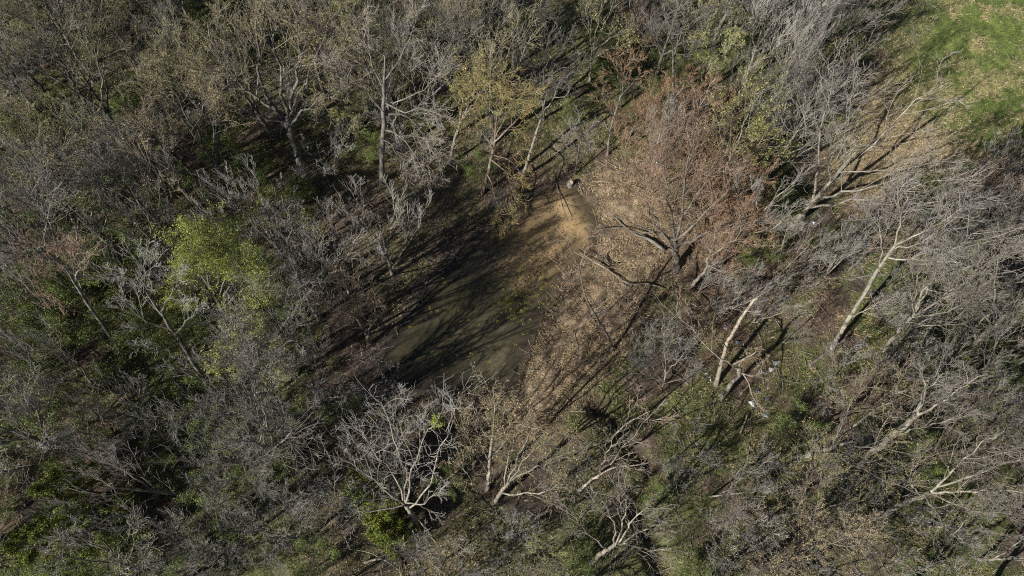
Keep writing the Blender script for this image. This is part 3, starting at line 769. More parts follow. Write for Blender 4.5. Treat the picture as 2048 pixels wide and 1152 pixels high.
hero('budding_tree', 'pale tree arching right with cream coloured bark, right of the narrow tan budded tree', 'tree',
     [(985, 1010, 0, .2), (1002, 985, 1.2, .16), (1020, 962, 2.4, .13)],
     [[(1020, 962, 2.4, .09), (1060, 940, 3.4, .07), (1100, 925, 4.2, .04), (1140, 900, 5.4, .015)],
      [(1015, 965, 2.2, .08), (1045, 900, 5, .06), (1075, 850, 7, .02)], [(1020, 962, 2.4, .08), (1050, 920, 4, .05), (1110, 870, 6, .015)],
      [(1002, 985, 1.2, .08), (1050, 990, 2.4, .06), (1090, 985, 3.2, .04), (1120, 965, 4, .012)], [(1010, 970, 2, .07), (1020, 900, 4.8, .05), (1040, 840, 7.2, .015)]],
     'pale', 'tan', 'tanbud', dict(nb=8, nt=6, nu=4, leaves=3000, lsize=.03), 23)
hero('leafing_tree', 'bright yellow green leafy tree, the only fully leafed crown at the left', 'tree',
     [(455, 668, 0, .16), (445, 630, 1.8, .14), (430, 590, 3.6, .11)],
     [[(430, 590, 3.6, .08), (405, 530, 5.8, .05), (400, 470, 8, .015)], [(430, 590, 3.6, .08), (440, 530, 5.8, .05), (425, 460, 8.4, .015)],
      [(435, 600, 3.2, .07), (390, 570, 4.6, .05), (360, 535, 6.2, .015)], [(440, 620, 2.4, .08), (480, 585, 4.6, .06), (512, 560, 6.4, .015)],
      [(432, 595, 3.4, .07), (460, 540, 5.8, .05), (470, 500, 7, .015)], [(438, 615, 2.6, .07), (390, 610, 3.6, .05), (352, 595, 4.8, .015)],
      [(445, 630, 1.8, .07), (485, 630, 3.2, .05), (515, 610, 4.6, .015)], [(440, 615, 2.6, .07), (470, 560, 5.4, .05), (495, 520, 7.2, .015)], [(430, 592, 3.5, .07), (385, 520, 6.2, .04), (380, 480, 7.6, .012)]],
     'grey', 'grey', 'green', dict(nb=7, nt=6, nu=4, leaves=26000, lsize=.038, lspread=.13), 24)
hero('leafing_tree', 'tree dotted with pale yellow leaves, below the bright green leafy tree', 'tree',
     [(520, 822, 0, .14), (512, 790, 1.4, .12), (505, 765, 2.6, .1)],
     [[(505, 765, 2.6, .07), (480, 720, 4.6, .05), (450, 680, 6.6, .015)], [(506, 765, 2.6, .07), (515, 710, 5, .05), (500, 655, 7.4, .015)],
      [(508, 775, 2.2, .06), (545, 735, 4, .045), (570, 700, 5.6, .015)], [(508, 780, 2, .06), (465, 755, 3.4, .04), (432, 735, 4.8, .015)],
      [(506, 768, 2.5, .06), (490, 700, 5.4, .04), (475, 650, 7.6, .012)], [(510, 785, 1.6, .06), (550, 775, 2.6, .04), (575, 750, 4, .012)]],
     'pale', 'grey', 'yellow', dict(nb=7, nt=6, nu=4, leaves=6500, lsize=.042), 25)
hero('green_shrub', 'low bright green bush in the middle of the shadowed leaf litter left of the pond', 'shrub',
     [(560, 445, 0, .05), (558, 435, .5, .04), (556, 425, 1, .03)],
     [[(558, 435, .5, .03), (535, 415, 1.4, .02), (525, 395, 2.4, .01)], [(557, 430, .7, .03), (575, 405, 1.8, .02), (585, 390, 2.6, .01)],
      [(556, 428, .8, .03), (552, 400, 2, .02), (550, 380, 3, .01)], [(558, 440, .2, .03), (590, 435, 1, .02), (605, 420, 1.6, .01)],
      [(558, 438, .3, .03), (530, 440, 1, .02), (515, 430, 1.6, .01)]],
     'grey', 'grey', 'green', dict(nb=6, nt=5, nu=3, leaves=4500, lsize=.05, lspread=.08, rt=.008), 26)
hero('bare_tree', 'thin pale birch like trunk bending right across the shadowed floor left of the pond', 'tree',
     [(609, 642, 0, .11), (611, 605, 1.4, .1), (628, 570, 2.8, .08), (652, 530, 4.6, .06)],
     [[(652, 530, 4.6, .045), (672, 500, 5.8, .03), (720, 475, 7, .01)], [(645, 540, 4.2, .04), (640, 500, 5.6, .03), (650, 465, 6.8, .01)],
      [(652, 530, 4.6, .04), (690, 510, 5.4, .03), (735, 500, 6.2, .01)]], 'pale', 'silver', None, dict(nb=6, nt=5, nu=3), 27)
hero('bare_tree', 'pair forming pale stems leaning right beside the pale yellow leafed tree', 'tree',
     [(540, 695, 0, .1), (555, 665, 1.4, .08), (590, 620, 3.2, .06)],
     [[(590, 620, 3.2, .04), (610, 590, 4.5, .03), (640, 560, 5.8, .01)], [(575, 640, 2.6, .04), (572, 600, 4, .03), (580, 560, 5.4, .01)],
      [(560, 660, 1.6, .04), (600, 650, 2.4, .03), (640, 640, 3.2, .01)]], 'grey', 'silver', None, dict(nb=6, nt=6, nu=4), 28)
hero('bare_tree', 'grey leaning trunk with twiggy crown left of the bright green leafy tree', 'tree',
     [(428, 790, 0, .2), (385, 720, 3, .16), (330, 640, 6, .12), (290, 580, 8.5, .05)],
     [[(350, 668, 5, .08), (375, 640, 6, .05), (405, 610, 7, .015)], [(330, 640, 6, .08), (300, 560, 8.5, .05), (310, 520, 10, .015)],
      [(345, 660, 5.2, .08), (290, 640, 6.6, .05), (240, 600, 8.5, .015)], [(320, 625, 6.6, .07), (270, 570, 8.6, .04), (230, 540, 10, .015)],
      [(360, 685, 4.4, .07), (310, 700, 5, .05), (270, 680, 6.4, .015)], [(320, 625, 6.6, .06), (345, 580, 8, .04), (350, 540, 9.4, .012)]],
     'grey', 'silver', None, dict(nb=8, nt=6, nu=4), 29)
hero('bare_tree', 'long straight leaning trunk with violet grey twigs toward the left edge', 'tree',
     [(245, 705, 0, .19), (205, 650, 2.6, .15), (165, 590, 5.4, .11), (130, 535, 8, .05)],
     [[(180, 612, 4.4, .07), (150, 540, 7, .05), (140, 500, 9, .015)], [(165, 590, 5.4, .07), (110, 560, 7, .05), (60, 530, 8.6, .015)],
      [(150, 565, 6.6, .06), (90, 510, 8.6, .04), (50, 490, 9.6, .012)], [(190, 628, 3.6, .06), (130, 620, 5, .04), (90, 600, 6.5, .012)],
      [(150, 565, 6.6, .06), (165, 520, 8.4, .04), (180, 490, 9.6, .012)]],
     'grey', 'pink', None, dict(nb=9, nt=7, nu=4, up=.18, ab=(18, 42)), 30)
# cedars, dense dark green
def cedar(label, px, py, h, seed, rad=1.5):
    rng = np.random.default_rng(seed)
    x, y = (float(v) for v in G(px, py)); z = gz(x, y)
    limbs = []
    for i in range(13):
        t = .12 + .8 * i / 13; a = i * 2.4; r = rad * (1.15 - t) * rng.uniform(.8, 1.2); b = (0, 0, h * t)
        limbs.append(([b, (math.cos(a) * r * .5, math.sin(a) * r * .5, h * t + .25), (math.cos(a) * r, math.sin(a) * r, h * t + .6)], [.03, .02, .008]))
    o = build_tree('cedar_tree', ([(0, 0, -.2), (0, 0, h * .5), (0, 0, h)], [.12, .07, .02]), limbs, rng, 'brown', 'brown', 'cedar',
                   dict(nb=8, nt=5, nu=3, leaves=26000, lsize=.036, lspread=.08, rt=.007, lb=(.4, .6)), (x, y, z))
    tagset(o, label, 'tree'); TREE_XY.append((x, y)); return o
cedar('dark olive evergreen cedar in the lower left corner, upper one of the close group', 215, 990, 5.2, 41)
cedar('dark olive evergreen cedar in the lower left corner, largest and lowest of the close group', 235, 1065, 5.6, 42, 1.9)
cedar('dark olive evergreen cedar nearest the bottom left corner', 150, 1090, 4.2, 43, 1.5)
cedar('low soft green evergreen under the fanned limbs of the large tree below the pond', 752, 985, 2.6, 44, 1.5)
cedar('narrow soft green evergreen at the foot of the large tree below the pond', 790, 1060, 2.2, 45, 1.1)

# big pale trunks on the right
hero('pale_barked_tree', 'stout pale trunk leaning up and right in the lower right, patched with bark scales', 'tree',
     [(1690, 985, 0, .34), (1730, 918, 3.4, .3), (1790, 868, 6, .27), (1835, 828, 8.2, .2)],
     [[(1835, 828, 8.2, .12), (1850, 790, 9.6, .08), (1845, 740, 11.4, .02)], [(1835, 830, 8.2, .12), (1890, 800, 9.6, .07), (1940, 760, 11.4, .02)],
      [(1790, 868, 6, .1), (1860, 850, 7.6, .07), (1930, 830, 9.4, .02)], [(1745, 905, 4, .08), (1760, 860, 5.6, .05), (1790, 820, 7.2, .012)],
      [(1820, 842, 7.4, .09), (1850, 780, 9.2, .06), (1890, 720, 11.4, .012)]],
     'pale', 'pale', None, dict(nb=8, nt=6, nu=4, wig=.2), 51)
hero('pale_barked_tree', 'pale many limbed tree whose whole crown rakes right along the lower right edge', 'tree',
     [(1735, 1045, 0, .26), (1800, 1010, 3.6, .22), (1862, 985, 6.2, .18)],
     [[(1862, 985, 6.2, .12), (1930, 985, 7.6, .08), (2050, 980, 10, .03)], [(1862, 983, 6.2, .11), (1910, 935, 8, .07), (1980, 870, 10.5, .02)],
      [(1860, 987, 6.2, .1), (1940, 1020, 7.6, .06), (2040, 1030, 10, .02)], [(1850, 990, 5.8, .09), (1880, 1040, 7, .06), (1925, 1090, 8.6, .015)],
      [(1870, 975, 6.4, .09), (1950, 950, 8, .06), (2040, 920, 10, .015)], [(1840, 990, 5.4, .07), (1820, 960, 6.4, .05), (1850, 900, 8, .012)]],
     'pale', 'pale', None, dict(nb=9, nt=6, nu=4, wig=.2), 52)
hero('pale_barked_tree', 'pale trunk dividing into long parallel limbs sweeping up, middle of the right side', 'tree',
     [(1665, 700, 0, .26), (1690, 650, 2.2, .22), (1745, 560, 5.4, .18), (1790, 490, 8, .13)],
     [[(1790, 490, 8, .09), (1870, 450, 9.6, .06), (1960, 390, 12, .02)], [(1790, 490, 8, .09), (1800, 430, 9.6, .06), (1795, 370, 11.4, .02)],
      [(1785, 500, 7.6, .08), (1850, 480, 9, .06), (1930, 420, 11.4, .02)], [(1760, 535, 6.2, .07), (1760, 470, 8.4, .05), (1740, 410, 10.4, .012)],
      [(1775, 515, 7, .08), (1850, 520, 8.4, .05), (1910, 500, 10, .015)], [(1700, 635, 2.8, .07), (1740, 615, 3.8, .05), (1790, 590, 5.2, .012)]],
     'pale', 'silver', None, dict(nb=9, nt=6, nu=4, wig=.18), 53)
hero('pale_barked_tree', 'dense fan of pale branches raking right from a shadowed fork, right of centre', 'tree',
     [(1770, 700, 0, .22), (1800, 660, 2.2, .19), (1825, 632, 3.8, .16)],
     [[(1825, 632, 3.8, .1), (1860, 560, 6.4, .07), (1900, 500, 9, .02)], [(1825, 632, 3.8, .1), (1900, 585, 6.4, .07), (1990, 510, 10, .02)],
      [(1825, 635, 3.7, .09), (1900, 620, 5.6, .06), (1960, 580, 8, .02)], [(1820, 640, 3.5, .08), (1830, 580, 5.8, .06), (1840, 520, 8, .015)],
      [(1830, 628, 4, .08), (1880, 540, 7.2, .06), (1960, 460, 10.6, .015)], [(1815, 645, 3.3, .07), (1890, 650, 4.8, .05), (1960, 640, 6.6, .015)]],
     'pale', 'pale', None, dict(nb=10, nt=7, nu=4, up=.15), 54)
hero('pale_barked_tree', 'heavy pale leaning trunk entering the right edge, knuckled fork below it', 'tree',
     [(1925, 725, 0, .3), (1950, 690, 2, .27), (2000, 640, 4.6, .25), (2060, 590, 7, .2)],
     [[(2000, 640, 4.6, .11), (1990, 560, 7.4, .08), (2010, 480, 10, .02)], [(1985, 655, 4, .1), (1950, 590, 6.4, .07), (1940, 530, 8.4, .02)],
      [(1960, 680, 2.6, .1), (2040, 680, 5, .07), (2120, 660, 7, .02)], [(1955, 685, 2.3, .09), (1940, 640, 4.2, .06), (1925, 590, 6, .015)]],
     'pale', 'pale', None, dict(nb=9, nt=6, nu=4), 55)
hero('forked_tree', 'pale knotty fork with upswept twigs just left of the heavy trunk at the right edge', 'tree',
     [(1925, 690, 0, .16), (1935, 672, 1, .14), (1942, 660, 2, .12)],
     [[(1942, 660, 2, .08), (1960, 630, 3.4, .05), (1955, 570, 6, .015)], [(1942, 660, 2, .07), (1920, 630, 3.6, .05), (1905, 590, 5.4, .015)],
      [(1943, 658, 2.1, .07), (1985, 620, 4, .05), (1990, 570, 6, .015)]], 'white', 'pale', None, dict(nb=7, nt=5, nu=4), 56)
hero('bare_tree', 'bare tree with one bright cream limb crossing the dark ditch near the bottom', 'tree',
     [(1180, 1130, 0, .2), (1205, 1105, 1.6, .16), (1235, 1088, 3, .13)],
     [[(1235, 1088, 3, .09), (1262, 1088, 3.8, .07), (1300, 1098, 4.8, .04), (1350, 1095, 6, .012)], [(1235, 1088, 3, .08), (1265, 1040, 5, .05), (1300, 1010, 6.6, .015)],
      [(1230, 1090, 2.8, .07), (1225, 1040, 4.8, .05), (1200, 990, 6.8, .015)], [(1232, 1088, 3, .07), (1250, 1020, 5.6, .05), (1250, 970, 7.4, .015)],
      [(1215, 1098, 2.2, .06), (1170, 1060, 4, .04), (1150, 1030, 5.4, .012)], [(1240, 1090, 3, .06), (1290, 1060, 4.8, .04), (1340, 1040, 6.4, .012)]],
     'white', 'pale', None, dict(nb=8, nt=5, nu=4, wig=.24), 57)
hero('bare_tree', 'low tree with a long cream branch stretching right above the ditch puddle', 'tree',
     [(1155, 985, 0, .13), (1180, 962, 1.4, .11), (1200, 950, 2.2, .09)],
     [[(1200, 950, 2.2, .07), (1235, 935, 3, .05), (1280, 928, 3.8, .03), (1325, 926, 4.6, .01)], [(1198, 950, 2.2, .05), (1215, 905, 4, .035), (1245, 870, 5.4, .01)],
      [(1190, 955, 1.8, .05), (1225, 920, 3.6, .035), (1300, 830, 6.4, .01)]], 'white', 'pale', None, dict(nb=5, nt=4, nu=3), 58)
hero('broken_tree', 'leaning cream stem with few twigs between the ditch and the narrow budded tree', 'tree',
     [(1195, 905, 0, .1), (1215, 885, 1.4, .09), (1250, 850, 3.6, .07), (1300, 822, 5.6, .03)],
     [[(1250, 850, 3.6, .04), (1262, 820, 5, .02), (1290, 800, 6, .01)], [(1270, 838, 4.6, .04), (1310, 840, 5.4, .02), (1340, 830, 6.4, .01)]], 'pale', 'pink', None, dict(nb=5, nt=5, nu=3), 59)
hero('leaning_sapling', 'lone thin tree at the meadow edge throwing one clean long shadow on the straw', 'sapling',
     [(1670, 325, 0, .07), (1692, 280, 1.9, .05), (1715, 235, 3.8, .02)],
     [[(1692, 280, 1.9, .02), (1715, 270, 2.6, .015), (1740, 245, 3.6, .008)], [(1700, 265, 2.6, .02), (1705, 235, 3.8, .012), (1722, 215, 4.8, .008)],
      [(1680, 305, 1, .02), (1720, 295, 1.6, .015), (1750, 280, 2.2, .008)]], 'pale', 'silver', None, dict(nb=5, nt=4, nu=3, rt=.008), 60)

# ------------------------------------------------------------------ filling the wood
COLN = [(-400, 'at the far left'), (260, 'left'), (560, 'left of middle'), (880, 'in the middle'), (1230, 'right of middle'), (1520, 'right'), (1800, 'at the far right')]
ROWN = [(-400, 'near the top edge'), (170, 'upper part'), (420, 'just above half height'), (660, 'just below half height'), (880, 'lower part'), (1060, 'near the bottom edge')]
def where(px, py):
    c = [n for v, n in COLN if px >= v][-1]; r = [n for v, n in ROWN if py >= v][-1]
    return c + ', ' + r
LOOK = {'grey': ('grey bare tree', 'tree', 'bare grey trees'), 'silver': ('silvery slender bare tree', 'tree', 'silvery bare trees'), 'pale': ('pale barked bare tree', 'tree', 'pale barked trees'),
        'tanbud': ('tan budding tree', 'tree', 'tan budding trees'), 'olivebud': ('olive budding tree', 'tree', 'olive budding trees'), 'brown': ('brown twiggy tree', 'tree', 'brown twiggy trees'),
        'sapling': ('thin bare sapling', 'sapling', 'bare saplings'), 'russet': ('russet shrub', 'shrub', 'russet shrubs'), 'greenshrub': ('green leafed shrub', 'shrub', 'green shrubs'),
        'thicket': ('grey leafless shrub', 'shrub', 'grey leafless shrubs'), 'yellowleaf': ('pale yellow leafing tree', 'tree', 'yellow leafing trees')}
USED = {k: 0 for k in KINDS}
RP = random.Random(77)
FILLED = []
def place(kind, x, y, sc=None, lean=0.):
    ps = KINDS[kind]; i = USED[kind]; USED[kind] += 1
    o = ps[i] if i < len(ps) else copy_tree(ps[RP.randrange(len(ps))])
    s = sc or RP.uniform(.8, 1.15)
    o.location = (x, y, gz(x, y) - .02)
    o.rotation_euler = (RP.gauss(0, .05), RP.gauss(0, .05), RP.uniform(0, 6.28))
    o.scale = (s * RP.uniform(.9, 1.1), s * RP.uniform(.9, 1.1), s)
    px, py = PX(x, y)
    look, cat, grp = LOOK[kind]
    size = 'small ' if s < .9 else ('large ' if s > 1.05 else '')
    tagset(o, size + look + ' ' + where(px, py), cat, grp)
    FILLED.append((px, o))
    return o

def inpoly(px, py, P):
    return float(poly_sd(np.array([px], float), np.array([py], float), P)[0]) < 0
OPEN = [(1000, 350), (1060, 300), (1120, 260), (1240, 290), (1330, 340), (1420, 430), (1470, 520), (1400, 640), (1620, 640), (1640, 860), (1400, 880), (1290, 830), (1130, 880), (1010, 905),
        (760, 800), (720, 740), (800, 600), (880, 480)]
LIT = [(620, 380), (900, 330), (980, 400), (880, 500), (780, 620), (720, 790), (600, 830), (600, 770), (660, 700), (640, 560)]
TREEZ = [(1560, 420), (1580, 300), (1625, 200), (1675, 80), (1700, -300), (2500, -300), (2500, 460), (1960, 470), (1800, 500), (1640, 520)]
GAP = [(990, 20), (1030, -200), (1180, -200), (1180, 150), (1200, 230), (1090, 180), (1040, 110)]
KEEP = [(340, 540), (560, 560), (560, 840), (440, 880), (230, 850), (300, 680)]
SPARSE = [(600, 790), (960, 800), (1010, 905), (1130, 880), (1240, 900), (1240, 1060), (1000, 1090), (700, 1180), (600, 1000)]
LOWR = [(1060, 800), (1500, 830), (1500, 1180), (1040, 1180)]
def pick(px, py):
    r = RP.random()
    def ch(*kw):
        s = 0
        for k, w in kw:
            s += w
            if r < s: return k
        return kw[-1][0]
    if py < 420:
        if px < 420: return ch(('tanbud', .38), ('olivebud', .12), ('grey', .35), ('silver', .15))
        if px < 1000: return ch(('olivebud', .42), ('tanbud', .13), ('grey', .35), ('silver', .1))
        if px < 1180: return ch(('grey', .4), ('brown', .6))
        if px < 1450: return ch(('brown', .35), ('grey', .35), ('sapling', .15), ('silver', .15))
        return ch(('silver', .8), ('grey', .2))
    if px < 600:
        if py < 760: return ch(('grey', .4), ('silver', .45), ('tanbud', .07), ('brown', .08))
        return ch(('silver', .5), ('grey', .35), ('pale', .05), ('brown', .1))
    if px < 1450:
        return ch(('silver', .3), ('grey', .25), ('sapling', .3), ('brown', .15))
    if py > 900 and px < 1750: return ch(('tanbud', .5), ('olivebud', .15), ('silver', .2), ('grey', .15))
    return ch(('silver', .45), ('pale', .05), ('brown', .25), ('grey', .25))

pts = list(TREE_XY); cnt = 0
for tries in range(14000):
    x = RP.uniform(-38, 38); y = RP.uniform(-4.5, 38)
    px, py = PX(x, y)
    if px < -260 or px > 2110 or py < -30 or py > 1260: continue
    if inpoly(px, py, OPEN) or inpoly(px, py, TREEZ) or inpoly(px, py, SPARSE) or inpoly(px, py, GAP) or inpoly(px, py, KEEP): continue
    lit = inpoly(px, py, LIT); low = inpoly(px, py, LOWR)
    dmin = ((2.6 if py < 420 else 2.25) if px < 1480 else (1.9 if py < 400 else 2.55)) if not (lit or low) else (3.9 if lit else 4.2)
    if py > 1150 or px < 0: dmin = 3.2
    if 1000 < px < 1450 and py < 400: dmin = 3.0
    if any((x - a) ** 2 + (y - b) ** 2 < dmin * dmin for a, b in pts): continue
    kind = pick(px, py)
    if lit: kind = RP.choice(['sapling', 'sapling', 'silver', 'brown'])
    if low: kind = RP.choice(['sapling', 'brown', 'sapling', 'silver'])
    place(kind, x, y, RP.uniform(.62, .85) if low or (px > 1560 and py < 330) or (380 < px < 780 and py > 820) else (RP.uniform(.75, 1.2) if lit else None))
    pts.append((x, y)); cnt += 1
    if cnt >= 420: break

# shrubs under and between the trees
pts2 = []; cnt2 = 0
for tries in range(3000):
    x = RP.uniform(-34, 34); y = RP.uniform(-3, 36); px, py = PX(x, y)
    if px < -60 or px > 2100 or py < -30 or py > 1200 or inpoly(px, py, OPEN) or inpoly(px, py, TREEZ) or inpoly(px, py, LIT) or inpoly(px, py, GAP): continue
    if any((x - a) ** 2 + (y - b) ** 2 < 4 for a, b in pts2): continue
    if px < 560 and py > 640: kind = RP.choice(['greenshrub', 'greenshrub', 'thicket', 'none'])
    elif px < 400: kind = RP.choice(['greenshrub', 'thicket', 'thicket'])
    elif px > 1500: kind = RP.choice(['thicket', 'thicket', 'thicket', 'greenshrub', 'none'])
    elif py > 780: kind = RP.choice(['thicket', 'thicket', 'greenshrub', 'none', 'none', 'none', 'none', 'none'])
    else: kind = RP.choice(['thicket', 'greenshrub', 'none', 'none', 'none'])
    if kind == 'none': continue
    place(kind, x, y, RP.uniform(.5, .75) if kind == 'greenshrub' and px > 560 else None); pts2.append((x, y)); cnt2 += 1
    if cnt2 > 170: break
# hand placed undergrowth
for kind, px, py, s in [('russet', 1310, 300, 1.0), ('russet', 1360, 260, 1.0), ('russet', 1420, 330, 1.0), ('russet', 1290, 370, .9), ('russet', 1375, 450, .9), ('russet', 1460, 500, 1.0), ('russet', 1420, 540, .7), ('russet', 1250, 300, .8), ('russet', 1440, 420, 1.1), ('brown', 1330, 360, .9), ('russet', 1260, 130, .9), ('russet', 1440, 470, .9), ('russet', 1400, 400, 1.0), ('russet', 1345, 330, .9), ('russet', 1475, 430, .8), ('russet', 1300, 260, .8), ('russet', 1418, 715, .55), ('russet', 1330, 420, .7),
                        ('russet', 1500, 740, .35), ('brown', 1300, 390, .7), ('brown', 1385, 360, .8), ('silver', 1305, 330, .7), ('sapling', 1185, 640, .6), ('brown', 1540, 600, .7),
                        ('silver', 1500, 650, .55), ('sapling', 1560, 690, .8), ('greenshrub', 1200, 160, .6), ('thicket', 1950, 410, 1.3), ('thicket', 1880, 415, 1.2), ('brown', 1985, 430, .8),
                        ('brown', 1820, 460, .8), ('brown', 1900, 465, .9), ('thicket', 2010, 400, 1.4), ('silver', 2020, 450, .9), ('thicket', 1760, 450, 1.0), ('brown', 1250, 600, .35),
                        ('yellowleaf', 720, 285, .6), ('yellowleaf', 1395, 190, .9), ('yellowleaf', 1090, 1120, .6), ('greenshrub', 60, 500, 1.1), ('thicket', 1010, 420, .5), ('sapling', 790, 760, .8),
                        ('sapling', 760, 800, .8), ('sapling', 880, 815, .7), ('greenshrub', 640, 1110, .7), ('grey', 628, 850, 1.1), ('grey', 575, 930, 1.1), ('grey', 665, 820, .8), ('grey', 618, 705, .85), ('grey', 640, 640, .85), ('silver', 700, 590, 1.0), ('sapling', 1390, 590, .9)]:
    x, y = (float(v) for v in G(px, py)); place(kind, x, y, s)
for k, ps in KINDS.items():                      # drop prototypes that found no place
    for o in ps[USED[k]:]:
        for c in list(o.children): bpy.data.objects.remove(c)
        bpy.data.objects.remove(o)

by = {}
for px, o in FILLED: by.setdefault(o['label'], []).append((px, o))
NUM = ['', '', 'two', 'three', 'four', 'five', 'six', 'seven', 'eight', 'nine', 'ten']
ORD = ['', 'second', 'third', 'fourth', 'fifth', 'sixth', 'seventh', 'eighth', 'ninth', 'tenth']
for lab, os_ in by.items():
    if len(os_) < 2: continue
    os_.sort(key=lambda t: t[0])
    for i, (px, o) in enumerate(os_):
        w = 'leftmost' if i == 0 else ('rightmost' if i == len(os_) - 1 else ORD[i] + ' from left')
        o['label'] = lab + ', ' + w

# ------------------------------------------------------------------ stump, logs, fallen limbs
def sweep(name, pts, rad, mat, parent=None, sides=8, m=12, cap=True, jit=.12, seed=1):
    r = np.random.default_rng(seed)
    P, R = resample(pts, rad, m)
    P[1:-1] += r.normal(size=P[1:-1].shape) * R[1:-1, None] * jit
    V, F = tubes(P[None], R[None], sides)
    V += r.normal(size=V.shape) * R.mean() * .06
    me = bpy.data.meshes.new(name)
    fc = [tuple(f) for f in F.tolist()]
    if cap: fc += [tuple(range(sides))[::-1], tuple(range(len(V) - sides, len(V)))]
    me.from_pydata(V.tolist(), [], fc); me.materials.append(mat)
    me.polygons.foreach_set('use_smooth', [i < len(F) for i in range(len(fc))])
    o = bpy.data.objects.new(name, me); COL.objects.link(o); o.parent = parent
    return o
def groundline(pxs, lift):
    out = []
    for (px, py), l in zip(pxs, lift):
        x, y = (float(v) for v in G(px, py, l)); out.append((x, y, max(gz(x, y), WZ - .3) + l))
    return out
CUT = bark_mat('fresh_cut_wood', (.48, .37, .25), (.26, .18, .11), (.56, .46, .34), 9)
x, y = (float(v) for v in G(1141, 366)); z = gz(x, y)
st = tagset(empty('tree_stump', (x, y, z)), 'sawn pale topped stump at the pond head, long shadow behind it', 'stump')
sweep('stump_body', [(0, 0, -.2), (0, 0, .25), (.02, .03, .55)], [.3, .24, .21], BK['grey'], st, 12, 6)
st.scale = (.72, .72, .7)
me = bpy.data.meshes.new('cut_face'); ring = [(.02 + .195 * math.cos(a) * (1 + .06 * math.sin(3 * a)), .03 + .195 * math.sin(a), .56 + .02 * math.cos(a)) for a in [i * math.pi / 8 for i in range(16)]]
me.from_pydata(ring + [(p[0], p[1], p[2] - .04) for p in ring], [], [tuple(range(16))] + [(i, i + 16, (i + 1) % 16 + 16, (i + 1) % 16) for i in range(16)]); me.materials.append(CUT)
o = bpy.data.objects.new('cut_face', me); COL.objects.link(o); o.parent = st

def limb_obj(label, pxs, lift, rad, mat, branches=(), seed=1, cat='fallen branch'):
    P = groundline(pxs, lift); x, y, z = P[0]
    r = empty('fallen_branch', (x, y, z)); tagset(r, label, cat)
    rel = lambda Q: [(a - x, b - y, c - z) for a, b, c in Q]
    sweep('stem', rel(P), rad, mat, r, seed=seed)
    for k, (q, l, rr) in enumerate(branches):
        sweep('side_branch', rel(groundline(q, l)), rr, mat, r, 5, 8, seed=seed + k + 5)
    return r
limb_obj('long pale fallen branch with forked end lying across the straw bank', [(1330, 575), (1292, 566), (1265, 568), (1240, 556), (1215, 535), (1148, 497)], [.1, .15, .15, .2, .2, .3], [.035, .05, .065, .045, .035, .015],
         BK['white'], [([(1265, 570), (1255, 574), (1240, 558)], [.15, .15, .2], [.07, .05, .03]), ([(1215, 535), (1180, 512), (1160, 500)], [.4, .5, .5], [.035, .025, .012])], 2)
limb_obj('dark fallen limb pointing at the spreading tree trunk across the mud', [(1330, 500), (1300, 478), (1272, 468), (1240, 440), (1228, 425)], [.2, .2, .15, .15, .15], [.1, .085, .06, .04, .02], BK['grey'],
         [([(1290, 470), (1270, 462), (1235, 452), (1188, 455)], [.4, .4, .4, .3], [.05, .04, .03, .012])], 3)
limb_obj('short dark L shaped stick on the muddy bank', [(1240, 523), (1222, 525), (1212, 510), (1213, 500)], [.08, .1, .15, .3], [.04, .05, .05, .02], BK['dark'], [], 4)
limb_obj('thin dead branch lying half in the pond head', [(1108, 345), (1118, 375), (1128, 405), (1137, 428)], [.1, .1, .32, .3], [.03, .035, .03, .015], BK['dark'],
         [([(1125, 400), (1150, 408), (1170, 405)], [.3, .3, .3], [.02, .015, .01])], 5)
limb_obj('thin straight pale stick right of the sawn stump', [(1185, 358), (1228, 363)], [.06, .06], [.02, .012], BK['white'], [], 6)
limb_obj('bleached broken pole beside the litter pile near its lower side', [(1480, 868), (1492, 838), (1494, 830)], [.1, .2, .25], [.05, .045, .03], BK['white'], [], 7)
limb_obj('short pale log lying in the leaf litter near the upper left', [(324, 103), (342, 116)], [.15, .15], [.1, .1], CUT, [], 8, 'log')
limb_obj('pale split log propped in the middle of the litter pile', [(1500, 716), (1480, 722), (1462, 731)], [.5, .35, .2], [.05, .06, .07], BK['white'], [], 9, 'log')
limb_obj('dark rotting log in shadow right of the litter pile', [(1620, 730), (1660, 700), (1700, 672)], [.15, .15, .15], [.08, .1, .07], BK['dark'], [], 10, 'log')
limb_obj('crooked grey fallen branch on the shadowed leaf litter left of the pond', [(700, 634), (735, 640), (770, 660)], [.1, .15, .1], [.03, .03, .012], BK['grey'], [([(735, 640), (750, 630), (770, 632)], [.15, .2, .1], [.02, .015, .01])], 11)
limb_obj('pale broken branch crossing the lower middle below the mistletoe tree', [(730, 1125), (765, 1118), (800, 1140)], [.2, .3, .2], [.05, .05, .02], BK['white'], [([(765, 1118), (740, 1105), (700, 1098)], [.3, .3, .2], [.03, .02, .01])], 12)

# mistletoe ball on the big tree
rng = np.random.default_rng(5)
x, y = (float(v) for v in G(875, 842, 8.9))
root = tagset(empty('mistletoe', (x, y, 8.9)), 'small bright yellow green mistletoe ball on a pale limb below the pond', 'mistletoe')
dirs = unit(rng.normal(size=(70, 3)))
P0 = dirs[:, None] * np.linspace(0, .26, 4)[None, :, None] + rng.normal(size=(70, 4, 3)) * .02
V, F = tubes(P0, np.full((70, 4), .008), 3); o = mesh_np('stems', V, F, TW['olive'], root); o['kind'] = 'stuff'
V, F = leaf_quads(P0, 900, .035, rng, .04); o = mesh_np('leaves', V, F, bit_mat('mistletoe_leaf', [(.20, .26, .01), (.34, .42, .02), (.45, .52, .04)], .2), root); o['kind'] = 'stuff'

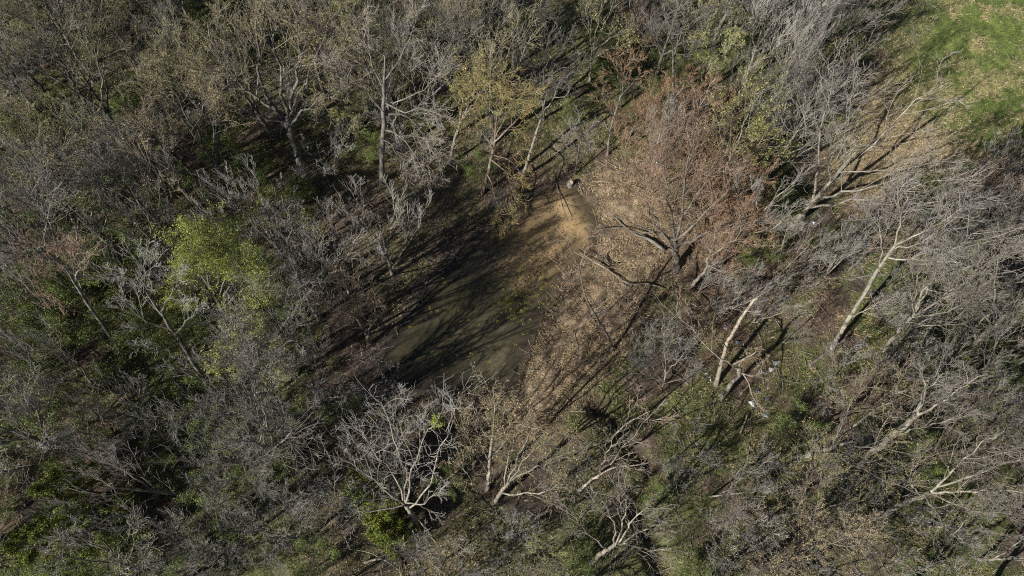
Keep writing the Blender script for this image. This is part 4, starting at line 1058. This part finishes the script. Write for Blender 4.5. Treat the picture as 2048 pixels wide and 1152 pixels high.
# ------------------------------------------------------------------ litter pile: crumpled bags, cans, rags
BAG = plain('white_plastic', (.66, .66, .66), .45, .45, 9)
BLUEW = plain('pale_blue_plastic', (.38, .44, .50), .45, .4, 9)
NAVY = plain('dark_blue_cloth', (.05, .06, .14), .8, .3, 5)
CREAM = plain('cream_card', (.60, .53, .42), .8, .15, 5)
def crumple(name, label, cat, px, py, sx, sy, sz, mat, seed, rz=0, knot=True):
    r = np.random.default_rng(seed)
    x, y = (float(v) for v in G(px, py, .1)); z = gz(x, y)
    root = tagset(empty(name, (x, y, z), rz), label, cat); sx *= .85; sy *= .85
    nu, nv = 18, 11
    V = []
    for j in range(nv):
        th = math.pi * j / (nv - 1)
        for i in range(nu):
            ph = 2 * math.pi * i / nu
            k = 1 + .28 * math.sin(3 * ph + seed) * math.sin(th) + .16 * math.sin(5 * ph + 2 * th * seed) + r.normal() * .10
            V.append((sx * math.sin(th) * math.cos(ph) * k, sy * math.sin(th) * math.sin(ph) * k, max(-.05, sz * math.cos(th) * (1 + r.normal() * .12)) + sz * .25))
    F = [(j * nu + i, j * nu + (i + 1) % nu, (j + 1) * nu + (i + 1) % nu, (j + 1) * nu + i) for j in range(nv - 1) for i in range(nu)]
    mesh_np('crumpled_body', np.array(V), np.array(F), mat, root)
    if knot:   # twisted open end of the bag
        P = np.array([[(sx * .8, 0, sz * .3), (sx * 1.2, sy * .2, sz * .5), (sx * 1.5, sy * .5, sz * .2)]])
        Vk, Fk = tubes(P, np.array([[sy * .35, sy * .15, sy * .4]]), 7)
        mesh_np('twisted_neck', Vk + r.normal(size=Vk.shape) * .012, Fk, mat, root)
    return root
T = [('plastic_bag', 'largest white plastic bag, on the upper right side of the litter pile', 1553, 724, .22, .13, .12, BAG, 1, .2, 1),
     ('plastic_bag', 'white bag with bluish tint directly below the largest white bag', 1544, 738, .19, .12, .1, BAG, 2, .4, 1),
     ('plastic_bag', 'small white bag just left of the largest white bag', 1527, 724, .1, .08, .08, BAG, 3, .9, 1),
     ('plastic_bag', 'pale blue bag at the left foot of the pair of large white bags', 1525, 744, .15, .12, .1, BLUEW, 4, .3, 1),
     ('paper_scrap', 'crumpled cream paper above the small white bag in the litter pile', 1521, 707, .14, .09, .06, CREAM, 5, 1.0, 0),
     ('paper_scrap', 'crumpled cream paper by the orange leaves, topmost right of the litter pile', 1538, 710, .15, .08, .06, CREAM, 6, .3, 0),
     ('plastic_sheet', 'curved whitish sheet lying in the centre of the litter pile', 1516, 729, .16, .07, .05, CREAM, 7, 2.1, 0),
     ('plastic_bag', 'pale blue bag in shadow right of the snapped trunk', 1476, 684, .17, .12, .1, BLUEW, 8, .1, 1),
     ('plastic_bag', 'small bluish bag in shadow left of the snapped trunk', 1454, 654, .12, .13, .09, BLUEW, 9, 1.4, 1),
     ('rag', 'greyish rag in shadow below the pale blue bag by the snapped trunk', 1488, 696, .2, .08, .05, CREAM, 10, 5.9, 0),
     ('plastic_bag', 'white scrap lying over the silver grey shrub on its upper right side', 1362, 676, .09, .12, .07, BAG, 11, 1.2, 1),
     ('plastic_bag', 'white twisted strip of plastic left of the arching trunk', 1414, 746, .16, .06, .06, BAG, 12, .2, 0),
     ('plastic_bag', 'narrow white strip hanging down beside the twisted strip, left of the arching trunk', 1422, 757, .06, .15, .06, BAG, 13, .1, 0),
     ('rag', 'white and blue striped rag below the arching trunk', 1505, 806, .14, .2, .06, BAG, 14, .6, 0),
     ('plastic_sheet', 'flat pale grey sheet at the lowest edge of the litter pile', 1531, 830, .2, .1, .04, BLUEW, 15, -.5, 0),
     ('plastic_bag', 'small white bag alone in the dry grass far below the litter pile', 1591, 844, .1, .12, .1, BAG, 16, 1.7, 1),
     ('rag', 'dark blue rag in shadow near the arching trunk foot', 1516, 782, .15, .12, .06, NAVY, 17, .4, 0),
     ('rag', 'dark blue rag lower right of the arching trunk foot', 1536, 797, .12, .14, .06, NAVY, 18, .9, 0),
     ('plastic_bag', 'tiny white scrap lying between the arching trunk and the dark blue rag', 1483, 784, .1, .07, .05, BAG, 19, .2, 0),
     ('plastic_bag', 'lone white bag on the green grass at the meadow side, right of the spreading tree', 1627, 446, .1, .1, .08, BAG, 20, .2, 1),
     ('paper_scrap', 'pinkish paper scrap in the grass right of the lone white bag', 1737, 451, .12, .07, .05, CREAM, 21, .4, 0),
     ('plastic_bag', 'white scrap in the shaded litter near the massive forked tree', 471, 252, .25, .08, .06, BAG, 22, .1, 0),
     ('paper_scrap', 'orange brown scrap caught in the floor left of the massive forked tree', 424, 197, .12, .12, .08, plain('orange_card', (.5, .3, .13)), 23, 0, 0)]
for nme, lab, px, py, a, b, c, mt, sd, rz, kn in T:
    crumple(nme, lab, nme.replace('_', ' '), px, py, a, b, c, mt, sd, rz, kn)
print('trees', cnt, 'shrubs', cnt2)
